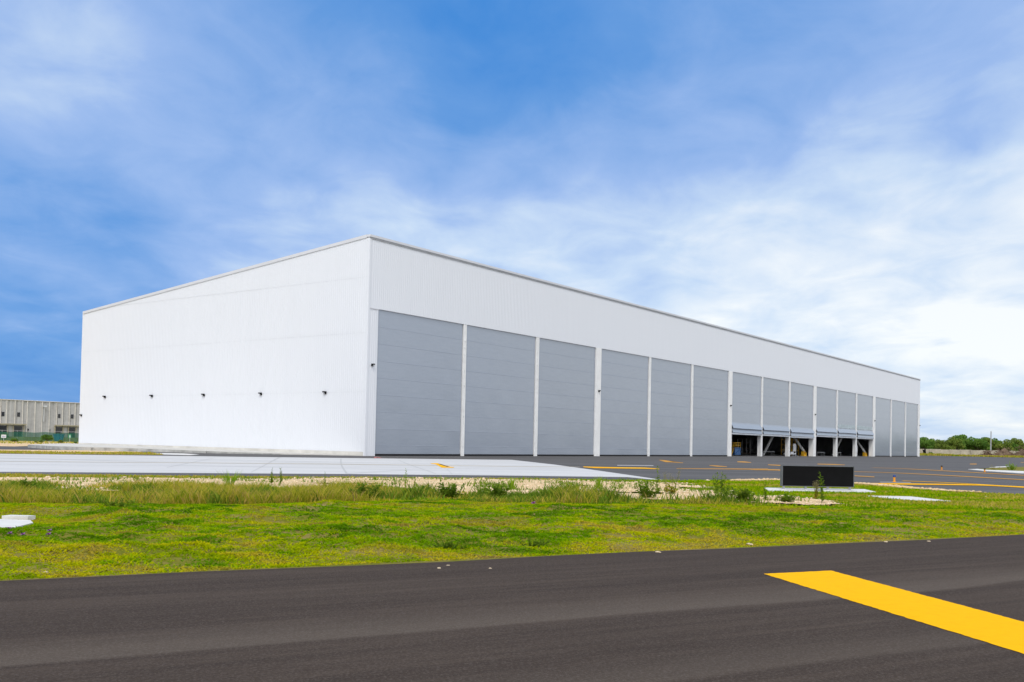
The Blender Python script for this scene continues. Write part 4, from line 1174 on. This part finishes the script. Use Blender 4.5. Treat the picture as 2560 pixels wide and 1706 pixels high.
# ------------------------------------------------------------------ warehouse, fence and plants at the far left
wa = Vector((-185.3, 350, 0)); wb = Vector((-167.4, 375, 0)); wd = (wb - wa).normalized(); WANG = math.atan2(wd.y, wd.x)
wh = empty('warehouse', wa, WANG); tag(wh, 'grey ribbed precast concrete warehouse behind the green fence', 'warehouse')
K = .01943
edges = [-1500, -1380, -1290, -1200, -1080, -960, -860, -740, -640, -520, -420, -300, -220, -110, 0, 20, 110, 165, 265, 310, 410, 480, 500, 590, 650, 740, 790, 870, 935, 1030, 1080, 1105, 1200, 1240, 1340, 1375, 1460, 1500, 1580, 1700, 1760, 1880, 1950, 2080, 2150, 2300, 2380, 2500, 2600]
mb = MB(); rib = MB()
for i in range(len(edges) - 1):
    a_, b2 = edges[i] * K, edges[i + 1] * K
    dep = (0, .16, .05, .22)[i % 4]
    mb.box(a_, b2, -dep, .5, 0, 13.3)
    if i % 2 == 0: rib.box(a_ - .16, a_ + .16, -.36, -.225, 4.7 if (edges[i] < 480 or 1040 < edges[i]) else 0, 13.2); rib.build('rib', M['wh_rib'], wh); rib = MB()
mb.build('wall', M['wh_conc'], wh)
MB().box(edges[0] * K, edges[-1] * K, -.45, .55, 13.305, 13.55).build('parapet', M['wh_rib'], wh)
MB().box(edges[0] * K, edges[-1] * K, .52, 30, 0, 13.2).build('rear_block', M['wh_conc'], wh)
def wz(y): return (883 - y) * .0190
for a_, b2 in ((20, 68), (315, 360), (1115, 1155), (1380, 1425), (-520, -475), (-240, -195)):
    w = MB(); w.box(a_ * K, b2 * K, -.30, -.24, wz(492), wz(418)); w = w.build('window', M['glass_dark'], wh)
    f = MB(); x0, x1, z0, z1 = a_ * K - .06, b2 * K + .06, wz(492) - .06, wz(418) + .06
    f.box(x0, x0 + .06, -.33, -.24, z0, z1); f.box(x1 - .06, x1, -.33, -.24, z0, z1); f.box(x0 + .06, x1 - .06, -.33, -.24, z0, z0 + .06); f.box(x0 + .06, x1 - .06, -.33, -.24, z1 - .06, z1)
    f.build('window_frame', M['black'], w)
for a_, b2 in ((500, 545), (925, 965)):
    MB().box(a_ * K, b2 * K, -.30, -.24, wz(770), wz(722)).build('window', M['glass_dark'], wh)
for a_, b2 in ((-520, 470), (1045, 2100)):
    MB().box(a_ * K, b2 * K, -1.3, -.37, wz(655), wz(632)).build('canopy', M['wh_trim'], wh)
for a_, b2 in ((-10, 118), (262, 410), (1068, 1200), (1338, 1468), (-300, -170)):
    MB().box(a_ * K, b2 * K, -.30, -.24, 0, wz(678)).build('loading_door', M['glass_dark'], wh)
for x in (-60, 135, 240, 440, 1050, 1215, 1325, 1485):
    MB().box(x * K - .18, x * K + .18, -.6, -.37, 0, wz(656)).build('pilaster', M['wh_trim'], wh)
# lamp on a bracket with a white pipe down the facade
lp = empty('facade_lamp', wa + wd * 820 * K, WANG); tag(lp, 'white lamp with long down pipe on the warehouse front', 'lamp')
MB().tube([(0, -.5, wz(575)), (.06, -.5, wz(290))], .13, 8).build('pipe', M['white_paint'], lp)
MB().tube([(.06, -.5, wz(290)), (.06, -.9, wz(275))], .1, 6).build('bracket', M['white_paint'], lp)
b = MB(); b.box(-.45, .75, -1.3, -.7, wz(288), wz(262)); b.build('head', M['white_paint'], lp)

# fence with green netting
fn = empty('net_fence', (-97, 163, 0), math.atan2(10, 12.9)); tag(fn, 'green netted wire fence on posts before the warehouse', 'fence')
m = MB()
for i in range(18): MB().tube([(i * 2.4 - 2, 0, 0), (i * 2.4 - 2, 0, 2.0)], .035, 6).build('post', M['steel'], fn)
m = MB(); nx = 120
vs = []
for z in (.12, .7, 1.35, 1.72):
    for i in range(nx + 1):
        xx = -2 + 40.8 * i / nx
        vs.append((xx, -.05 + .05 * mnoise.noise(Vector((xx * .9, z, 0))), z + (.12 * mnoise.noise(Vector((xx * .5, 7, 0))) if z > 1.5 else 0)))
m.add(vs, [(r0 * (nx + 1) + i, r0 * (nx + 1) + i + 1, (r0 + 1) * (nx + 1) + i + 1, (r0 + 1) * (nx + 1) + i) for r0 in range(3) for i in range(nx)])
m.build('netting', M['net'], fn)
m = MB()
for z in (1.88, 1.99): MB().tube([(-2, 0, z), (38.8, 0, z)], .015, 5).build('wire', M['steel'], fn)
sk = empty('skip', (-93.6, 200, 0), .3); sk.scale = (.45, .8, .9); tag(sk, 'blue skip container behind the green fence', 'skip')
m = MB(); m.add([(-1.6, -.8, .2), (1.6, -.8, .2), (1.6, .8, .2), (-1.6, .8, .2), (-2.2, -1, 1.55), (2.2, -1, 1.55), (2.2, 1, 1.55), (-2.2, 1, 1.55)], [(0, 1, 2, 3), (0, 1, 5, 4), (1, 2, 6, 5), (2, 3, 7, 6), (3, 0, 4, 7)])
m.build('body', M['skip_blue'], sk)
m = MB(); m.box(-2.25, 2.25, -1.06, -1.0, 1.45, 1.6); m.box(-2.25, 2.25, 1.0, 1.06, 1.45, 1.6); m.box(-1.5, 1.5, -.7, .7, 0, .2); m.build('rim', M['skip_blue'], sk)

def notice(p, rz, w, h, z, matp, label, marks, mm):
    r = empty('notice_sign', (*p, 0), rz); tag(r, label, 'sign')
    MB().box(-.03, .03, -.03, .03, 0, z + h / 2).build('post', M['steel'], r)
    MB().box(-w / 2, w / 2, -.06, -.032, z - h / 2, z + h / 2).build('plate', matp, r)
    m = MB()
    for x0, x1, z0, z1 in marks: m.box(x0 * w, x1 * w, -.066, -.0605, z + z0 * h, z + z1 * h)
    m.build('lettering', mm, r)
notice((-84.0, 160), .4, .72, .52, .95, M['sign_white'], 'white notice with dark blue marks before the fence', [(-.36, -.24, -.1, .14), (-.18, -.06, -.1, .14), (0, .16, -.1, .14), (.22, .36, -.1, .14), (-.3, .3, -.32, -.24)], M['sign_blue'])
notice((-75.8, 166), .4, .42, .62, 1.15, M['sign_green'], 'small green notice with a white figure before the fence', [(-.1, .1, .22, .38), (-.22, .22, -.02, .16), (-.16, -.02, -.36, -.06), (.04, .2, -.36, -.06)], M['sign_white'])
lt = [((-91.0, 173), .27, 1, 'brownish round bush on a stem at the left frame edge'), ((-77.1, 150), .15, 2, 'bush right of the white notice before the fence'), ((-73.7, 150), .07, 3, 'tiny bush on the pale ground, left of two'),
      ((-79.2, 165), .25, 0, 'tall dark bush standing against the middle of the fence'), ((-72.9, 150), .09, 1, 'small bush on the pale ground, right of two'), ((-69.9, 150), .11, 3, 'low wide bush left of the hangar edge'), ((-67.6, 150), .08, 2, 'tiny bush touching the hangar edge')]
for p, s, kk, lab in lt:
    tree(p, kk, s, s * 20, lab, 'bushes along the green fence', 1.0 if s > .3 else .8)
tuft_field('fence_weeds', -100, -60, 140, 172, 1500, .4, .12, M['weed_dry'], 'rough weeds on the pale ground before the green fence', 9)
x, y = rng.uniform(-70, -27, 30000), rng.uniform(60, 96, 30000)
kx = in_poly(x, y, [(-120, 52.8), (-45, 84.0), (-40, 84.4), (-36.0, 90.4), (-33.5, 90.2), (-29.5, 82.3), (-35.6, 77.0), (-39.3, 75.0), (-120, 40)])
x, y = x[kx], y[kx]
tag(blades('verge_tufts', x, y, .05 + .2 * rng.random(len(x)) * fbm(x * .3, y * .3), .05 + .05 * rng.random(len(x)), .6, np.clip(rng.normal(.55, .2, len(x)), 0, 1), M['weed_dry']), 'dry yellow grass on the verge behind the concrete apron', 'grass', kind='stuff')

# ------------------------------------------------------------------ sky and sun
SUN_EL, SUN_AZ = R(52), Vector((-.10, -1.0, 0))
sd = (SUN_AZ.normalized() * math.cos(SUN_EL) + Vector((0, 0, math.sin(SUN_EL)))).normalized()
w = bpy.data.worlds.new('World'); SC.world = w; w.use_nodes = True
nt = w.node_tree; N = nt.nodes; L = nt.links
N.clear()
out = N.new('ShaderNodeOutputWorld'); bg = N.new('ShaderNodeBackground'); L.new(bg.outputs[0], out.inputs[0])
sky = N.new('ShaderNodeTexSky'); sky.sky_type = 'NISHITA'; sky.sun_disc = False
sky.sun_elevation = SUN_EL; sky.sun_rotation = math.atan2(sd.x, sd.y)
sky.dust_density = .6; sky.ozone_density = 2.2; sky.air_density = 1.0
tc = N.new('ShaderNodeTexCoord')
def nmath(op, a, b=0.0, clamp=False):
    x = N.new('ShaderNodeMath'); x.operation = op; x.use_clamp = clamp
    for s, v in ((x.inputs[0], a), (x.inputs[1], b)):
        if isinstance(v, bpy.types.NodeSocket): L.new(v, s)
        else: s.default_value = v
    return x.outputs[0]
def nvec(op, a, b):
    x = N.new('ShaderNodeVectorMath'); x.operation = op
    for s, v in ((x.inputs[0], a), (x.inputs[1], b)):
        if isinstance(v, bpy.types.NodeSocket): L.new(v, s)
        else: s.default_value = v
    return x.outputs[1] if op in ('DOT_PRODUCT', 'LENGTH') else x.outputs[0]
def nnoise(vec, sc, det=5, ro=.55, di=0.0):
    x = N.new('ShaderNodeTexNoise'); x.inputs['Scale'].default_value = sc; x.inputs['Detail'].default_value = det
    x.inputs['Roughness'].default_value = ro; x.inputs['Distortion'].default_value = di
    L.new(vec, x.inputs['Vector']); return x
dirv = nvec('NORMALIZE', tc.outputs['Generated'], (0, 0, 0))
wn = nnoise(dirv, 3.2, 5, .6)
warp = nvec('NORMALIZE', nvec('ADD', dirv, nvec('MULTIPLY', nvec('SUBTRACT', wn.outputs['Color'], (.5, .5, .5)), (.16, .16, .12))), (0, 0, 0))
sepd = N.new('ShaderNodeSeparateXYZ'); L.new(dirv, sepd.inputs[0])
# flat cloud layer seen in perspective
den_ = nmath('ADD', nmath('MAXIMUM', sepd.outputs['Z'], 0.0), .16)
cmb = N.new('ShaderNodeCombineXYZ')
L.new(nmath('DIVIDE', sepd.outputs['X'], den_), cmb.inputs[0]); L.new(nmath('DIVIDE', sepd.outputs['Y'], den_), cmb.inputs[1])
mp = N.new('ShaderNodeMapping'); mp.inputs['Location'].default_value = (3.1, 1.7, 0); mp.inputs['Scale'].default_value = (1.0, .8, 1); L.new(cmb.outputs[0], mp.inputs['Vector'])
cl1 = nnoise(mp.outputs[0], 1.5, 6, .50, .3).outputs['Fac']
cl2 = nnoise(mp.outputs[0], 4.2, 7, .56, .5).outputs['Fac']
cl3 = nnoise(dirv, 9.0, 7, .60, .6).outputs['Fac']
def pdir(px, py):
    f, cy, pitch, roll = 2417.13, 1045.53, .0250872, .0207438
    fw = Vector((0, math.cos(pitch), math.sin(pitch))); r0 = Vector((1, 0, 0)); u0 = r0.cross(fw)
    rr = r0 * math.cos(roll) + u0 * math.sin(roll); uu = u0 * math.cos(roll) - r0 * math.sin(roll)
    return (fw + rr * ((px * 1.088 - 1280) / f) - uu * ((py * 1.088 - cy) / f)).normalized()
# cloud cover known in a number of sky directions, blended smoothly between them
PTS = [(0, 0, .42), (200, 230, .58), (520, 380, .52), (330, 90, .46), (700, 60, .20), (720, 260, .34), (1250, 110, .00), (1080, 40, .04), (1050, 230, .18), (850, 480, .62), (60, 660, .20), (130, 850, .16),
       (330, 590, .26), (60, 480, .36), (1350, 290, .44), (1500, 200, .24), (1400, 450, .52), (1650, 440, .40), (1350, 590, .78), (1100, 520, .72), (700, 560, .60), (1800, 120, .30), (2150, 90, .40), (1950, 330, .42), (2340, 240, .66),
       (1750, 620, .88), (2050, 600, .98), (2330, 680, .96), (2100, 760, .88), (2250, 960, .68), (1700, 760, .84), (2700, 500, .9), (2700, 900, .88), (3300, 700, .9), (3300, 300, .7), (4300, 700, .92), (4300, 100, .75),
       (-500, 300, .5), (-500, 800, .3), (-1400, 600, .55), (1200, -500, .2), (300, -500, .5), (2300, -500, .5), (1200, -1500, .6)]
sw = nmath('ADD', 0.0, 1e-5); sv = nmath('ADD', 0.0, .6e-5)
for px_, py_, val in PTS:
    wv_ = nmath('EXPONENT', nmath('MULTIPLY', nmath('SUBTRACT', nvec('DOT_PRODUCT', warp, tuple(pdir(px_, py_))), 1.0), 190.0))
    sw = nmath('ADD', sw, wv_); sv = nmath('ADD', sv, nmath('MULTIPLY', wv_, val))
acc = nmath('DIVIDE', sv, sw)
acc = nmath('ADD', acc, nmath('ADD', nmath('MULTIPLY', nmath('SUBTRACT', cl1, .5), .62), nmath('ADD', nmath('MULTIPLY', nmath('SUBTRACT', cl2, .5), .40), nmath('MULTIPLY', nmath('SUBTRACT', cl3, .5), .16))))
cover = nmath('ADD', acc, 0.0, True)
rp_ = N.new('ShaderNodeValToRGB'); e = rp_.color_ramp.elements
stops = [(0.0, (.045, .215, .585)), (.2, (.105, .275, .62)), (.5, (.285, .425, .72)), (.7, (.50, .615, .78)), (.92, (.80, .825, .835))]
while len(e) < len(stops): e.new(.5)
for i, (p, c) in enumerate(stops): e[i].position = p; e[i].color = (*c, 1)
L.new(cover, rp_.inputs['Fac'])
# unseen sky behind the camera: bright cloud veil added to whiten the light
bk = N.new('ShaderNodeMapRange'); bk.interpolation_type = 'SMOOTHSTEP'
bk.inputs['From Min'].default_value = .55; bk.inputs['From Max'].default_value = -.15
L.new(sepd.outputs['Y'], bk.inputs['Value'])
veil = N.new('ShaderNodeMix'); veil.data_type = 'RGBA'
L.new(nmath('MULTIPLY', bk.outputs[0], nmath('ADD', .8, nmath('MULTIPLY', nmath('SUBTRACT', cl1, .5), .9), True)), veil.inputs[0])
L.new(rp_.outputs['Color'], veil.inputs[6]); veil.inputs[7].default_value = (1.19, 1.19, 1.21, 1)
# brightening added to that unseen veil around the hidden sun
sunb = nmath('MAXIMUM', nvec('DOT_PRODUCT', dirv, tuple(sd)), 0.0)
glow = nmath('MULTIPLY', nmath('POWER', sunb, 4.0), .40)
scl = N.new('ShaderNodeVectorMath'); scl.operation = 'SCALE'; L.new(veil.outputs[2], scl.inputs[0]); L.new(nmath('ADD', 1.0, glow), scl.inputs['Scale'])
skys = N.new('ShaderNodeVectorMath'); skys.operation = 'SCALE'; L.new(sky.outputs[0], skys.inputs[0]); skys.inputs['Scale'].default_value = .10
mx = N.new('ShaderNodeMix'); mx.data_type = 'RGBA'; mx.inputs[0].default_value = .9
L.new(skys.outputs[0], mx.inputs[6]); L.new(scl.outputs[0], mx.inputs[7]); L.new(mx.outputs[2], bg.inputs['Color'])
bg.inputs['Strength'].default_value = 1.0
try: w.cycles.sampling_method = 'MANUAL'; w.cycles.sample_map_resolution = 1024
except Exception: pass

sl = bpy.data.lights.new('sun', 'SUN'); sl.energy = 1.1; sl.angle = R(14); sl.color = (1, .955, .89)
so = bpy.data.objects.new('sun', sl); COL.objects.link(so)
so.rotation_euler = (-sd).to_track_quat('-Z', 'Y').to_euler()

# ------------------------------------------------------------------ camera
cd = bpy.data.cameras.new('camera'); cam = bpy.data.objects.new('camera', cd); COL.objects.link(cam)
pitch, roll = .0250872, .0207438
fw = Vector((0, math.cos(pitch), math.sin(pitch))); r0 = Vector((1, 0, 0)); u0 = r0.cross(fw)
rr = r0 * math.cos(roll) + u0 * math.sin(roll); uu = u0 * math.cos(roll) - r0 * math.sin(roll)
m = Matrix(((rr.x, uu.x, -fw.x, 0), (rr.y, uu.y, -fw.y, 0), (rr.z, uu.z, -fw.z, 1.7), (0, 0, 0, 1)))
cam.matrix_world = m
cd.sensor_width = 36; cd.lens = 2417.13 / 2560 * 36; cd.shift_y = (1045.53 - 853) / 2560
cd.clip_start = .1; cd.clip_end = 9000
SC.camera = cam

SC.view_settings.view_transform = 'Standard'; SC.view_settings.look = 'None'
SC.view_settings.exposure = 0.3; SC.view_settings.gamma = 1.0
SC.cycles.max_bounces = 6; SC.cycles.diffuse_bounces = 3; SC.cycles.transparent_max_bounces = 8
SC.cycles.use_denoising = True
SC.render.film_transparent = False
